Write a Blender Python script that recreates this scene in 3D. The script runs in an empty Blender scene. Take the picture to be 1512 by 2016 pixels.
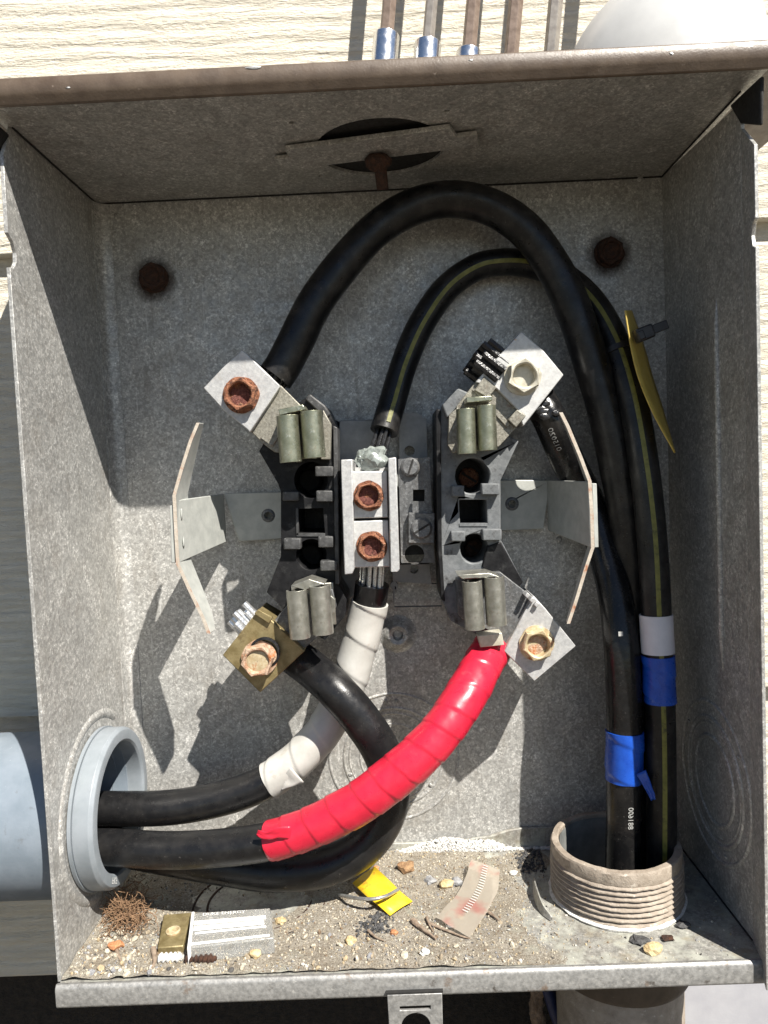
import bpy, bmesh, math, random
from mathutils import Vector, Matrix, geometry, noise, Euler

random.seed(7)
SC = bpy.context.scene
COL = SC.collection
S = 0.01                      # everything below is written in centimetres
V = Vector

# ------------------------------------------------------------------ camera
FPX = 1450.0                  # focal length in photograph pixels (photograph 1512 x 2016)
CAMP = V((15.0608, -30.2538, 21.2733))
_rx, _ry, _rz = -0.0579207, 0.0095982, -0.0436162
BASE = Matrix(((1, 0, 0), (0, 0, -1), (0, 1, 0)))
CR = BASE @ (Matrix.Rotation(_rz, 3, 'Z') @ Matrix.Rotation(_ry, 3, 'Y') @ Matrix.Rotation(_rx, 3, 'X'))
cam_d = bpy.data.cameras.new('camera')
cam = bpy.data.objects.new('camera', cam_d)
COL.objects.link(cam)
m4 = CR.to_4x4(); m4.translation = CAMP * S
cam.matrix_world = m4
cam_d.sensor_fit = 'VERTICAL'; cam_d.sensor_height = 36.0
cam_d.lens = FPX / 2016.0 * 36.0
cam_d.clip_start = 0.01; cam_d.clip_end = 200.0
SC.camera = cam

# ------------------------------------------------------------------ sky, sun, exposure
SUN = V((-0.75, 1.0, -1.49)).normalized()        # direction the light travels
to_sun = -SUN
el = math.asin(to_sun.z); az = math.atan2(to_sun.x, to_sun.y)
W_ = bpy.data.worlds.new('World'); SC.world = W_; W_.use_nodes = True
nt = W_.node_tree
for n in list(nt.nodes): nt.nodes.remove(n)
sky = nt.nodes.new('ShaderNodeTexSky'); sky.sky_type = 'NISHITA'; sky.sun_disc = False
sky.sun_elevation = el; sky.sun_rotation = az
sky.ozone_density = 0.4; sky.dust_density = 0.2; sky.air_density = 0.85
bg = nt.nodes.new('ShaderNodeBackground'); bg.inputs['Strength'].default_value = 0.05
out = nt.nodes.new('ShaderNodeOutputWorld')
nt.links.new(sky.outputs[0], bg.inputs[0]); nt.links.new(bg.outputs[0], out.inputs[0])
sd = bpy.data.lights.new('sun', 'SUN'); sd.energy = 5.0; sd.angle = math.radians(0.53); sd.color = (1.0, 0.95, 0.87)
sun = bpy.data.objects.new('sun', sd); COL.objects.link(sun)
sun.rotation_euler = (-SUN).to_track_quat('Z', 'Y').to_euler(); sun.location = (0.5, -1, 2)
vs = SC.view_settings
vs.view_transform = 'Standard'; vs.look = 'None'; vs.gamma = 1.0; vs.use_curve_mapping = False
vs.exposure = 1.0

SC.cycles.max_bounces = 7; SC.cycles.diffuse_bounces = 4; SC.cycles.glossy_bounces = 3

# ------------------------------------------------------------------ pixel -> place
def _ray(u, v): return CR @ V(((u - 756) / FPX, -(v - 1008) / FPX, -1.0))
def P(u, v, Y):
    d = _ray(u, v); return CAMP + d * ((Y - CAMP.y) / d.y)
def PX(u, v, X):
    d = _ray(u, v); return CAMP + d * ((X - CAMP.x) / d.x)
def PZ(u, v, Z):
    d = _ray(u, v); return CAMP + d * ((Z - CAMP.z) / d.z)
W, D, H = 30.0, 9.69, 36.06

# ------------------------------------------------------------------ materials
class NT:
    def __init__(s, name):
        s.m = bpy.data.materials.new(name); s.m.use_nodes = True
        s.t = s.m.node_tree; s.b = s.t.nodes['Principled BSDF']
        tc = s.t.nodes.new('ShaderNodeTexCoord')
        s.map = s.t.nodes.new('ShaderNodeMapping'); s.map.inputs['Scale'].default_value = (100, 100, 100)
        s.t.links.new(tc.outputs['Object'], s.map.inputs['Vector'])
        s.co = s.map.outputs[0]
    def n(s, typ, **kw):
        nd = s.t.nodes.new(typ)
        for k, v in kw.items(): setattr(nd, k, v)
        return nd
    def l(s, a, b): s.t.links.new(a, b)
    def noise(s, scale, detail=4, rough=.55, co=None, dist=0):
        nd = s.n('ShaderNodeTexNoise'); nd.inputs['Scale'].default_value = scale
        nd.inputs['Detail'].default_value = detail; nd.inputs['Roughness'].default_value = rough
        nd.inputs['Distortion'].default_value = dist
        s.l(co or s.co, nd.inputs['Vector']); return nd.outputs['Fac']
    def ramp(s, fac, stops):
        r = s.n('ShaderNodeValToRGB'); e = r.color_ramp.elements
        while len(e) < len(stops): e.new(0.5)
        for el_, (p, c) in zip(e, stops):
            el_.position = p; el_.color = (*c, 1) if not isinstance(c, (int, float)) else (c, c, c, 1)
        s.l(fac, r.inputs[0]); return r.outputs[0]
    def mix(s, fac, a, b, mode='MIX'):
        m = s.n('ShaderNodeMix', data_type='RGBA', blend_type=mode)
        for sock, val in ((m.inputs[0], fac), (m.inputs[6], a), (m.inputs[7], b)):
            if isinstance(val, (int, float)): sock.default_value = val
            elif isinstance(val, tuple): sock.default_value = (*val, 1)
            else: s.l(val, sock)
        return m.outputs[2]
    def scaled(s, sc):
        m = s.n('ShaderNodeMapping'); m.inputs['Scale'].default_value = sc
        s.l(s.co, m.inputs['Vector']); return m.outputs[0]
    def bump(s, h, strength=.4, dist=.0004, prev=None):
        b = s.n('ShaderNodeBump'); b.inputs['Strength'].default_value = strength; b.inputs['Distance'].default_value = dist
        s.l(h, b.inputs['Height'])
        if prev: s.l(prev, b.inputs['Normal'])
        return b.outputs[0]
    def done(s, color, rough=.5, metal=0, normal=None, spec=.5, **kw):
        b = s.b
        for key, val in (('Base Color', color), ('Roughness', rough), ('Metallic', metal), ('Normal', normal), ('Specular IOR Level', spec)):
            if val is None: continue
            if isinstance(val, (int, float)): b.inputs[key].default_value = val
            elif isinstance(val, tuple): b.inputs[key].default_value = (*val, 1)
            else: s.l(val, b.inputs[key])
        for k, v in kw.items(): b.inputs[k].default_value = v
        return s.m

def mk(name, c1, c2, scale=1.5, rough=(.4, .6), metal=0, bump=.25, bscale=8, lohi=(.35, .65), over=(), spec=.5, bdist=.0003, detail=5, **kw):
    """mottled surface of two colours, plus overlays (colour, scale, lo, hi)"""
    t = NT(name)
    f = t.noise(scale, detail, .6)
    c = t.ramp(f, [(lohi[0], c1), (lohi[1], c2)])
    for col, sc, lo, hi in over:
        c = t.mix(t.ramp(t.noise(sc, 6, .65), [(lo, 0.0), (hi, 1.0)]), c, col)
    r = t.ramp(t.noise(scale * 2.3, 3), [(.3, rough[0]), (.7, rough[1])])
    nb = t.bump(t.noise(bscale, 5, .6), bump, bdist) if bump else None
    return t.done(c, r, metal, nb, spec, **kw)

def galv(name, base=.37, fleck=.72, tint=(1, .99, .945), stain=.28, metal=.3, rough=.44, corr=0.0):
    t = NT(name)
    a = t.noise(8.8, 2.2, .55, dist=.9)
    amt = t.ramp(t.noise(.9, 6, .7), [(.30, .12), (.66, 1.0)])
    fl = t.mix(1.0, t.ramp(a, [(.50, 0.0), (.63, 1.0)]), amt, 'MULTIPLY')
    lo = tuple(base * k for k in tint); hi = tuple(fleck * k for k in tint)
    c = t.mix(fl, lo, hi)
    vo = t.n('ShaderNodeTexVoronoi'); vo.inputs['Scale'].default_value = 6.5; vo.inputs['Randomness'].default_value = 1.0
    t.l(t.co, vo.inputs['Vector'])
    bw = t.n('ShaderNodeRGBToBW'); t.l(vo.outputs['Color'], bw.inputs[0])
    c = t.mix(1.0, c, t.ramp(bw.outputs[0], [(.2, .80), (.8, 1.16)]), 'MULTIPLY')
    c = t.mix(1.0, c, t.ramp(t.noise(.22, 5, .6), [(.28, .84), (.72, 1.08)]), 'MULTIPLY')
    st = t.ramp(t.noise(.33, 8, .66, dist=.8), [(.52, 0.0), (.72, stain)])
    c = t.mix(st, c, (.20, .165, .12))
    dk = t.ramp(t.noise(2.1, 8, .72), [(.67, 0.0), (.72, .7)])
    c = t.mix(dk, c, (.07, .06, .05))
    run = t.ramp(t.noise(1.0, 4, .6, co=t.scaled((3.5, 3.5, .18))), [(.60, 0.0), (.72, .30)])
    c = t.mix(run, c, (.17, .15, .125))
    sc = t.ramp(t.noise(1.0, 3, .5, co=t.scaled((9, 9, .4))), [(.68, 0.0), (.72, .35)])
    c = t.mix(sc, c, (fleck, fleck, fleck * .97))
    if corr:
        k = t.ramp(t.noise(.8, 8, .7), [(.46, 0.0), (.62, corr)])
        c = t.mix(k, c, (.50, .51, .44))
        k = t.ramp(t.noise(.6, 6, .7, co=t.scaled((1, 1.4, 1))), [(.55, 0.0), (.7, .7)])
        c = t.mix(k, c, (.33, .28, .19))
    r = t.ramp(t.noise(1.6, 5), [(.3, rough - .12), (.7, rough + .16)])
    nb = t.bump(a, .16, .0003)
    nb = t.bump(t.noise(16, 3, .7), .15, .00025, nb)
    nb = t.bump(t.noise(.22, 2), .3, .005, nb)
    return t.done(c, r, metal, nb, .45)

M = {}
M['galv'] = galv('galvanised_steel')
M['galv_floor'] = galv('galvanised_floor', .29, .50, (1, .98, .90), .6, corr=.75)
M['galv_dark'] = galv('galvanised_grey_zinc', .12, .24, (.98, 1, 1.02), .4)
M['edge'] = mk('worn_steel_edge', (.21, .208, .20), (.35, .345, .33), 5, (.35, .6), .35, .4, 9, over=[((.46, .45, .42), 3.5, .62, .72), ((.17, .11, .07), 1.0, .62, .74), ((.10, .09, .08), 1.6, .62, .72)])
M['brown_paint'] = mk('brown_paint', (.085, .060, .042), (.125, .092, .066), 1.2, (.35, .5), 0, .3, 12, over=[((.25, .2, .16), 3.5, .66, .74), ((.55, .52, .47), 1.1, .74, .76)])
M['gasket'] = mk('dark_seal', (.018, .017, .016), (.035, .033, .03), 3, (.6, .8))
M['dark'] = mk('dark_void', (.010, .010, .010), (.018, .017, .016), 3, (.7, .9), 0, .3)
M['rust_dark'] = mk('dark_rust', (.020, .011, .008), (.070, .028, .014), 5, (.75, .95), 0, .9, 14, bdist=.0008)
M['rust'] = mk('orange_rust', (.16, .055, .028), (.36, .155, .08), 4, (.75, .95), .0, 1.0, 12, over=[((.46, .27, .17), 3, .55, .70), ((.05, .02, .013), 4.5, .50, .62)], bdist=.0009)
M['rust_core'] = mk('red_rust_core', (.10, .030, .024), (.27, .10, .075), 9, (.7, .95), .0, 1.0, 20, over=[((.5, .26, .2), 14, .60, .68)], bdist=.0012)
M['rust_pale'] = mk('pale_rust', (.30, .17, .10), (.55, .42, .31), 3.5, (.6, .85), .1, .8, 12, over=[((.42, .15, .05), 2.2, .52, .66), ((.12, .05, .03), 5, .64, .72)], bdist=.0007)
M['rust_gold'] = mk('yellowed_zinc', (.40, .30, .16), (.58, .50, .34), 3, (.45, .65), .25, .5, 12, over=[((.40, .15, .05), 2.0, .56, .68)])
M['zinc'] = mk('plated_steel', (.46, .43, .34), (.60, .57, .48), 3, (.35, .55), .3, .3, 14, over=[((.42, .25, .12), 2.3, .66, .76)])
M['alu'] = mk('cast_aluminium', (.40, .40, .40), (.54, .54, .53), 6, (.42, .6), .35, .5, 16, over=[((.36, .34, .31), 1.2, .60, .74), ((.55, .33, .15), 2.6, .68, .76)])
M['alu_clean'] = mk('light_aluminium', (.48, .48, .47), (.60, .60, .585), 6, (.4, .6), .3, .4, 16, over=[((.55, .33, .14), 2.2, .64, .72)])
M['brass'] = mk('dull_brass', (.20, .155, .07), (.32, .26, .135), 2.5, (.35, .55), .45, .35, 12, over=[((.13, .09, .045), 1.4, .58, .75)])
M['jaw'] = mk('tinned_copper_jaw', (.27, .28, .20), (.42, .42, .32), 2.4, (.26, .42), .85, .3, 9, over=[((.60, .59, .50), 3.5, .60, .72), ((.34, .22, .11), 2.4, .66, .76)])
M['jaw_grey'] = mk('grey_tinned_jaw', (.33, .325, .28), (.47, .46, .41), 2.4, (.30, .46), .8, .35, 9, over=[((.16, .14, .11), 3, .62, .75)])
M['strap'] = mk('steel_strap', (.17, .158, .13), (.33, .315, .265), 8, (.4, .6), .35, .6, 16, over=[((.17, .12, .085), 1.6, .60, .72)])
M['bakelite'] = mk('black_moulding', (.010, .010, .011), (.020, .020, .021), 2.2, (.26, .45), 0, .4, 14, over=[((.07, .07, .068), 1.6, .58, .80), ((.24, .24, .23), 10, .69, .75)], spec=.14)
M['bakelite_worn'] = mk('worn_black_moulding', (.03, .03, .03), (.075, .075, .075), 2.2, (.4, .6), 0, .5, 14, over=[((.22, .22, .22), 6, .60, .75)])
M['lit_grey_mould'] = mk('sunlit_dusty_moulding', (.10, .107, .112), (.175, .183, .188), 2.6, (.5, .7), 0, .4, 14, over=[((.02, .02, .02), 1.3, .56, .70), ((.30, .30, .29), 7, .66, .76)])  # black moulding greyed by dust, with its sunlit tone put into the colour
M['bracket'] = mk('pale_green_painted_steel', (.36, .372, .35), (.45, .46, .43), 1.8, (.4, .55), .05, .25, 8, over=[((.40, .30, .22), 2.5, .70, .78)])
M['bracket_edge'] = mk('rusty_cut_edge', (.40, .345, .28), (.52, .47, .40), 4, (.6, .8), 0, .6, 12, over=[((.33, .15, .08), 2.0, .52, .68)])
M['plate_white'] = mk('pale_back_plate', (.22, .228, .225), (.30, .305, .30), 1.5, (.5, .65), .05, .3, 8, over=[((.03, .03, .03), 3.2, .70, .73)])
M['pvc'] = mk('grey_pvc', (.165, .20, .235), (.205, .24, .28), .9, (.32, .45), 0, .15, 7, over=[((.40, .44, .48), 5, .68, .76), ((.10, .10, .095), 1.1, .62, .80)])
M['pvc_lip'] = mk('light_grey_pvc', (.20, .225, .245), (.25, .275, .30), .9, (.35, .5), 0, .15, 7)
M['pipe_brown'] = mk('painted_threaded_pipe', (.24, .198, .155), (.34, .29, .235), 1.8, (.55, .75), 0, .7, 7, over=[((.52, .47, .40), 3, .60, .72), ((.16, .12, .09), 2, .64, .76)], bdist=.0006)
M['pipe_shadowed'] = mk('shade_darkened_brown_pipe', (.055, .040, .027), (.09, .066, .046), 1.5, (.45, .6), 0, .3, 8, over=[((.30, .25, .2), 2, .68, .74)])  # brown paint darkened to put the under-box shade into the coupling
M['pipe_in'] = mk('pipe_inside', (.13, .135, .13), (.20, .205, .195), 1.4, (.5, .7), 0, .3, 8)  # bore colour lowered to carry the shade inside the pipe

def cable_mat(name, gloss=.34, dust=.35, tone=.013):
    t = NT(name)
    d = t.ramp(t.noise(1.1, 7, .68), [(.46, 0.0), (.74, dust)])
    c = t.mix(d, (tone, tone, tone * 1.08), (.085, .078, .070))
    sp = t.ramp(t.noise(7, 6, .75), [(.63, 0.0), (.72, .6)])
    c = t.mix(sp, c, (.20, .19, .175))
    r = t.ramp(t.noise(2, 5), [(.3, gloss - .06), (.72, gloss + .2)])
    nb = t.bump(t.noise(3.0, 5, .6), .22, .0006)
    nb = t.bump(t.noise(22, 3, .6), .12, .0003, nb)
    return t.done(c, r, 0, nb, .38)
M['cable'] = cable_mat('black_cable_jacket', .27, .16, .009)
M['cable_old'] = cable_mat('weathered_black_jacket', .30, .36, .007)
M['cable_wet'] = cable_mat('greasy_black_jacket', .16, .2, .007)
M['stripe'] = mk('yellow_green_stripe', (.115, .115, .018), (.19, .18, .035), 2.5, (.4, .6), 0, .2, 8, over=[((.03, .03, .012), 2.2, .56, .72)])
M['tape_red'] = mk('red_vinyl_tape', (.50, .013, .036), (.58, .020, .048), 1.2, (.25, .38), 0, .14, 5, over=[((.33, .012, .022), 2.5, .70, .78), ((.52, .07, .09), 1.1, .62, .85)])
M['tape_white'] = mk('white_vinyl_tape', (.44, .43, .395), (.52, .51, .475), 1.1, (.32, .45), 0, .25, 5, over=[((.38, .34, .28), 1.4, .62, .78), ((.10, .08, .06), 3.2, .74, .77)])
M['tape_blue'] = mk('blue_vinyl_tape', (.008, .058, .36), (.012, .085, .47), 1.4, (.22, .36), 0, .3, 4)
M['blue_shaded'] = mk('shade_darkened_blue_jacket', (.006, .012, .05), (.012, .022, .08), 2, (.35, .5))  # blue darkened so the jacket colour carries the shade under the box
M['label_white'] = mk('white_label', (.58, .58, .63), (.66, .66, .70), 1.0, (.4, .5), 0, .1, 8, over=[((.2, .2, .2), 8, .74, .77)])
M['ink_white'] = mk('white_print', (.30, .30, .29), (.48, .48, .46), 12, (.5, .7), 0, 0)
M['strand'] = mk('aluminium_strand', (.55, .55, .55), (.75, .75, .74), 6, (.22, .4), .8, .2, 10)
M['strand_dark'] = mk('coated_strand', (.012, .012, .013), (.035, .035, .036), 4, (.12, .3), .1, .5, 8, over=[((.30, .31, .33), 3, .70, .76)])
M['compound'] = mk('grey_oxide_compound', (.20, .225, .21), (.34, .37, .35), 1.5, (.10, .24), .1, .5, 3, bdist=.0015)
M['tag_yellow'] = mk('yellow_tag', (.44, .32, .06), (.54, .40, .09), 1.2, (.4, .6), 0, .3, 6, over=[((.24, .14, .02), 1.8, .60, .75)])
M['strip_yellow'] = mk('bright_yellow_plastic', (.78, .52, .015), (.85, .60, .03), 1.2, (.35, .5), 0, .2, 6, over=[((.62, .20, .02), 1.1, .58, .66)])
M['zip'] = mk('black_nylon', (.012, .012, .013), (.022, .022, .024), 3, (.35, .5))
M['wire'] = mk('steel_wire', (.36, .36, .35), (.5, .5, .48), 5, (.25, .4), .7, .2)
M['chrome'] = mk('chrome', (.80, .80, .80), (.88, .88, .87), 2, (.16, .28), 1.0, .05, 8)
M['hex_brown'] = mk('bronzed_hex_steel', (.20, .145, .11), (.31, .235, .185), 3, (.30, .45), .35, .2, 9, over=[((.42, .36, .30), 4, .66, .76)])
M['hex_grey'] = mk('grey_hex_steel', (.27, .24, .21), (.38, .345, .30), 3, (.28, .42), .4, .2, 9)
M['white_plastic'] = mk('white_plastic', (.50, .50, .49), (.55, .55, .54), .8, (.28, .4), 0, .08, 6, over=[((.60, .56, .48), 1.2, .70, .8)])
M['board_grey'] = mk('light_grey_enclosure_paint', (.34, .34, .365), (.39, .39, .41), .7, (.45, .6), 0, .15, 8, over=[((.2, .18, .16), 9, .76, .79)])
M['root'] = mk('dry_root_fibre', (.12, .065, .035), (.27, .165, .09), 6, (.8, .95), 0, .3)
M['twig'] = mk('twig', (.17, .12, .085), (.30, .235, .175), 4, (.8, .95), 0, .6, 14)
M['crust'] = mk('white_mineral_crust', (.68, .67, .64), (.84, .83, .80), 5, (.85, .95), 0, 1.0, 18, over=[((.42, .38, .31), 3, .60, .72)], bdist=.001)
M['foundation'] = mk('dark_foundation', (.010, .008, .006), (.035, .026, .018), 2.2, (.85, .95), 0, 1.0, 5, bdist=.004)
M['foam'] = mk('brown_lumpy_sealant', (.16, .105, .065), (.30, .21, .14), 3.5, (.7, .9), 0, .9, 10, bdist=.001)
M['ground'] = mk('bare_earth', (.08, .066, .046), (.14, .115, .085), .05, (.9, 1), 0, 1.0, .4, bdist=.02)

def siding_mat():
    t = NT('cream_embossed_siding')
    wv = t.n('ShaderNodeTexWave', wave_type='BANDS', bands_direction='Z', wave_profile='SIN')
    wv.inputs['Scale'].default_value = .34; wv.inputs['Distortion'].default_value = 7.0
    wv.inputs['Detail'].default_value = 5.0; wv.inputs['Detail Scale'].default_value = .9; wv.inputs['Detail Roughness'].default_value = .62
    t.l(t.scaled((.20, .20, 1.0)), wv.inputs['Vector'])
    g = t.ramp(wv.outputs['Fac'], [(.02, 0.0), (.80, 1.0)])
    fib = t.noise(1.6, 7, .72, co=t.scaled((.30, 1, 1.9)), dist=.8)
    h = t.mix(.74, g, fib)
    lump = t.noise(5.0, 4, .6, co=t.scaled((.6, 1, 1.2)))
    h = t.mix(.25, h, lump)
    c = t.mix(t.ramp(t.noise(.5, 5), [(.3, 0.0), (.7, 1.0)]), (.64, .59, .485), (.70, .65, .545))
    nb = t.bump(h, 1.0, .0036)
    nb = t.bump(t.noise(16, 3), .2, .0003, nb)
    return t.done(c, .62, 0, nb, .35)
M['siding'] = siding_mat()

def clear_mat():
    t = NT('clear_acrylic')
    nb = t.bump(t.noise(1.5, 3), .25, .001)
    r = t.ramp(t.noise(3.0, 5, .65), [(.40, .05), (.68, .42)])
    c = t.ramp(t.noise(1.6, 5), [(.3, (.86, .86, .84)), (.75, (.66, .65, .60))])
    return t.done(c, r, 0, nb, .5, **{'Transmission Weight': .74, 'IOR': 1.46})
M['clear'] = clear_mat()
M['ridge'] = mk('frosted_acrylic_ridge', (.72, .72, .70), (.82, .82, .80), 3, (.3, .45), 0, .1, 6)
def film_mat():
    t = NT('translucent_film')
    red = t.ramp(t.noise(.55, 3, .5, co=t.scaled((1, 1, 1))), [(.54, 0.0), (.66, .8)])
    c = t.mix(red, (.40, .355, .29), (.40, .13, .11))
    return t.done(c, .35, 0, t.bump(t.noise(2, 3), .3, .0008), .5, Alpha=.72)
M['film'] = film_mat()

def grit_mat():
    t = NT('mixed_grit')
    g = t.n('ShaderNodeNewGeometry')
    c = t.ramp(g.outputs['Random Per Island'], [(0, (.56, .50, .39)), (.30, (.66, .60, .48)), (.45, (.40, .33, .235)), (.58, (.52, .41, .26)),
               (.68, (.30, .30, .31)), (.80, (.62, .59, .53)), (.88, (.22, .155, .10)), (.96, (.10, .095, .09))])
    c.node.color_ramp.interpolation = 'CONSTANT'
    c2 = t.mix(.6, c, t.ramp(t.noise(12, 4), [(.3, .25), (.7, .95)]), 'MULTIPLY')
    return t.done(c2, .85, 0, t.bump(t.noise(30, 3), .4, .0003), .3)
M['grit'] = grit_mat()
def stain_mat():
    t = NT('rust_bloom')
    ln = t.n('ShaderNodeVectorMath', operation='LENGTH'); t.l(t.co, ln.inputs[0])
    d = t.ramp(ln.outputs['Value'], [(0.0, 1.0), (1.0, 1.0)]); d.node.color_ramp.elements[0].position = .55
    mr = t.n('ShaderNodeMapRange'); mr.inputs['From Min'].default_value = .75; mr.inputs['From Max'].default_value = 1.45
    mr.inputs['To Min'].default_value = .85; mr.inputs['To Max'].default_value = -.15; t.l(ln.outputs['Value'], mr.inputs['Value'])
    mu = t.n('ShaderNodeMath', operation='MULTIPLY', use_clamp=True); t.l(mr.outputs[0], mu.inputs[0])
    t.l(t.ramp(t.noise(1.6, 6, .7), [(.30, .35), (.62, 1.0)]), mu.inputs[1])
    m = t.done((.045, .026, .017), .9, 0); t.l(mu.outputs[0], t.b.inputs['Alpha']); return m
M['stain'] = stain_mat()
def dirt_mat():
    t = NT('fine_sandy_dirt')
    c = t.ramp(t.noise(9, 7, .78), [(.30, (.06, .05, .04)), (.43, (.27, .235, .185)), (.55, (.42, .385, .32)), (.74, (.62, .59, .52))])
    c = t.mix(t.ramp(t.noise(.7, 6, .6), [(.48, 0.0), (.66, .6)]), c, (.22, .18, .13))
    c = t.mix(t.ramp(t.noise(.5, 4, .6), [(.56, 0.0), (.70, .5)]), c, (.52, .55, .46))
    return t.done(c, .9, 0, t.bump(t.noise(13, 6, .75), 1.0, .0015), .25)
M['dirt'] = dirt_mat()
def stone(name, a, b): return mk(name, a, b, 3, (.75, .95), 0, .9, 10, bdist=.001)
M['st_tan'] = stone('tan_stone', (.42, .30, .14), (.62, .50, .30)); M['st_grey'] = stone('grey_stone', (.22, .22, .225), (.36, .36, .36))
M['st_rust'] = stone('brown_stone', (.20, .11, .055), (.40, .25, .13)); M['st_dark'] = stone('dark_stone', (.035, .034, .035), (.10, .10, .10))
M['st_white'] = stone('white_stone', (.55, .53, .48), (.74, .72, .68)); M['st_orange'] = stone('orange_stone', (.42, .17, .07), (.56, .27, .13))

# ------------------------------------------------------------------ mesh helpers
class MB:
    def __init__(s): s.v = []; s.f = []
    def add(s, vs, fs):
        o = len(s.v); s.v += [V(a) for a in vs]; s.f += [tuple(i + o for i in f) for f in fs]; return s
    def box(s, c, size, ang=0, axis='Y', mat=None):
        R = mat or Matrix.Rotation(ang, 3, axis); c = V(c)
        hx, hy, hz = (a / 2 for a in size)
        vs = [c + R @ V((x, y, z)) for x in (-hx, hx) for y in (-hy, hy) for z in (-hz, hz)]
        return s.add(vs, [(0, 1, 3, 2), (4, 6, 7, 5), (0, 4, 5, 1), (2, 3, 7, 6), (0, 2, 6, 4), (1, 5, 7, 3)])
    def prism(s, poly, y0, y1, holes=(), frame=None):
        """polygon (and holes) in XZ pulled from y0 to y1; frame maps (x, y, z) elsewhere"""
        fr = frame or (lambda x, y, z: V((x, y, z)))
        loops = [[V((p[0], p[1], 0)) for p in poly]] + [[V((p[0], p[1], 0)) for p in h] for h in holes]
        tris = geometry.tessellate_polygon(loops)
        flat = [p for l in loops for p in l]; n = len(flat)
        vs = [fr(p.x, y0, p.y) for p in flat] + [fr(p.x, y1, p.y) for p in flat]
        fs = [tuple(t) for t in tris] + [tuple(i + n for i in reversed(t)) for t in tris]
        o = 0
        for l in loops:
            k = len(l)
            for i in range(k):
                a, b = o + i, o + (i + 1) % k
                fs.append((a, b, b + n, a + n))
            o += k
        return s.add(vs, fs)
    def lathe(s, prof, o, ax=V((0, 0, 1)), n=48, a0=0, a1=2 * math.pi, jit=None, closed=False):
        """profile of (radius, height) spun round ax through o"""
        ax = V(ax).normalized(); e1 = ax.orthogonal().normalized(); e2 = ax.cross(e1)
        full = abs(a1 - a0 - 2 * math.pi) < 1e-6; m = n if full else n + 1; k = len(prof)
        vs = []
        for i in range(m):
            a = a0 + (a1 - a0) * i / n; d = e1 * math.cos(a) + e2 * math.sin(a)
            for j, (r, h) in enumerate(prof):
                p = V(o) + d * r + ax * h
                if jit: p = jit(p, d, j)
                vs.append(p)
        fs = []
        for i in range(n):
            i2 = (i + 1) % m
            for j in range(k if closed else k - 1):
                j2 = (j + 1) % k
                fs.append((i * k + j, i2 * k + j, i2 * k + j2, i * k + j2))
        return s.add(vs, fs)
    def tube(s, path, r, n=18, a0=0, a1=2 * math.pi, caps=True, ref=V((0, -1, 0)), s0=0.0):
        full = abs(a1 - a0 - 2 * math.pi) < 1e-6; m = n if full else n + 1
        k = len(path); vs = []; L = s0
        for i, p in enumerate(path):
            t = (path[min(i + 1, k - 1)] - path[max(i - 1, 0)]).normalized()
            if i: L += (path[i] - path[i - 1]).length
            e1 = ref - t * ref.dot(t)
            if e1.length < 1e-3: e1 = t.orthogonal()
            e1.normalize(); e2 = t.cross(e1)
            for j in range(m):
                a = a0 + (a1 - a0) * j / n
                rr = r(L, a, i / (k - 1)) if callable(r) else r
                vs.append(p + (e1 * math.cos(a) + e2 * math.sin(a)) * rr)
        fs = []
        for i in range(k - 1):
            for j in range(n):
                j2 = (j + 1) % m
                fs.append((i * m + j, i * m + j2, (i + 1) * m + j2, (i + 1) * m + j))
        if caps and full:
            fs.append(tuple(range(m - 1, -1, -1))); fs.append(tuple((k - 1) * m + j for j in range(m)))
        return s.add(vs, fs)
    def sheet(s, pts, y0, y1, th=.12, frame=None):
        """open polyline (2D) thickened by th and pulled between y0 and y1"""
        n = len(pts); L = []; Rr = []
        for i in range(n):
            a = V(pts[max(i - 1, 0)]); b = V(pts[min(i + 1, n - 1)]); t = (b - a).normalized(); nn = V((-t.y, t.x))
            L.append(V(pts[i]) + nn * th / 2); Rr.append(V(pts[i]) - nn * th / 2)
        fr = frame or (lambda x, y, z: V((x, y, z)))
        vs = []
        for i in range(n):
            for q in (L[i], Rr[i]): vs += [fr(q.x, y0, q.y), fr(q.x, y1, q.y)]
        fs = []
        for i in range(n - 1):
            a = i * 4; b = a + 4
            fs += [(a, b, b + 1, a + 1), (a + 2, a + 3, b + 3, b + 2), (a, a + 2, b + 2, b), (a + 1, b + 1, b + 3, a + 3)]
        fs += [(0, 1, 3, 2), ((n - 1) * 4, (n - 1) * 4 + 2, (n - 1) * 4 + 3, (n - 1) * 4 + 1)]
        return s.add(vs, fs)
    def blob(s, c, r, seed=0, amp=.25, sub=2, sq=(1, 1, 1), freq=1.2):
        bm = bmesh.new(); bmesh.ops.create_icosphere(bm, subdivisions=sub, radius=1)
        vs = []
        for v in bm.verts:
            k = 1 + amp * noise.noise(v.co * freq + V((seed * 3.1, seed * 1.7, 0))) + amp * .5 * noise.noise(v.co * freq * 2.6 + V((0, seed, seed)))
            vs.append(V(c) + V((v.co.x * sq[0], v.co.y * sq[1], v.co.z * sq[2])) * r * k)
        fs = [tuple(v.index for v in f.verts) for f in bm.faces]; bm.free()
        return s.add(vs, fs)
    def build(s, name, mat, parent=None, bevel=0, smooth=35, segs=2, origin=None):
        lo = V((min(v.x for v in s.v), min(v.y for v in s.v), min(v.z for v in s.v)))
        hi = V((max(v.x for v in s.v), max(v.y for v in s.v), max(v.z for v in s.v)))
        c = V(origin) if origin is not None else (lo + hi) / 2
        me = bpy.data.meshes.new(name)
        me.from_pydata([(v - c) * S for v in s.v], [], s.f)
        bm = bmesh.new(); bm.from_mesh(me); bmesh.ops.recalc_face_normals(bm, faces=bm.faces); bm.to_mesh(me); bm.free()
        ob = bpy.data.objects.new(name, me); COL.objects.link(ob)
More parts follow.
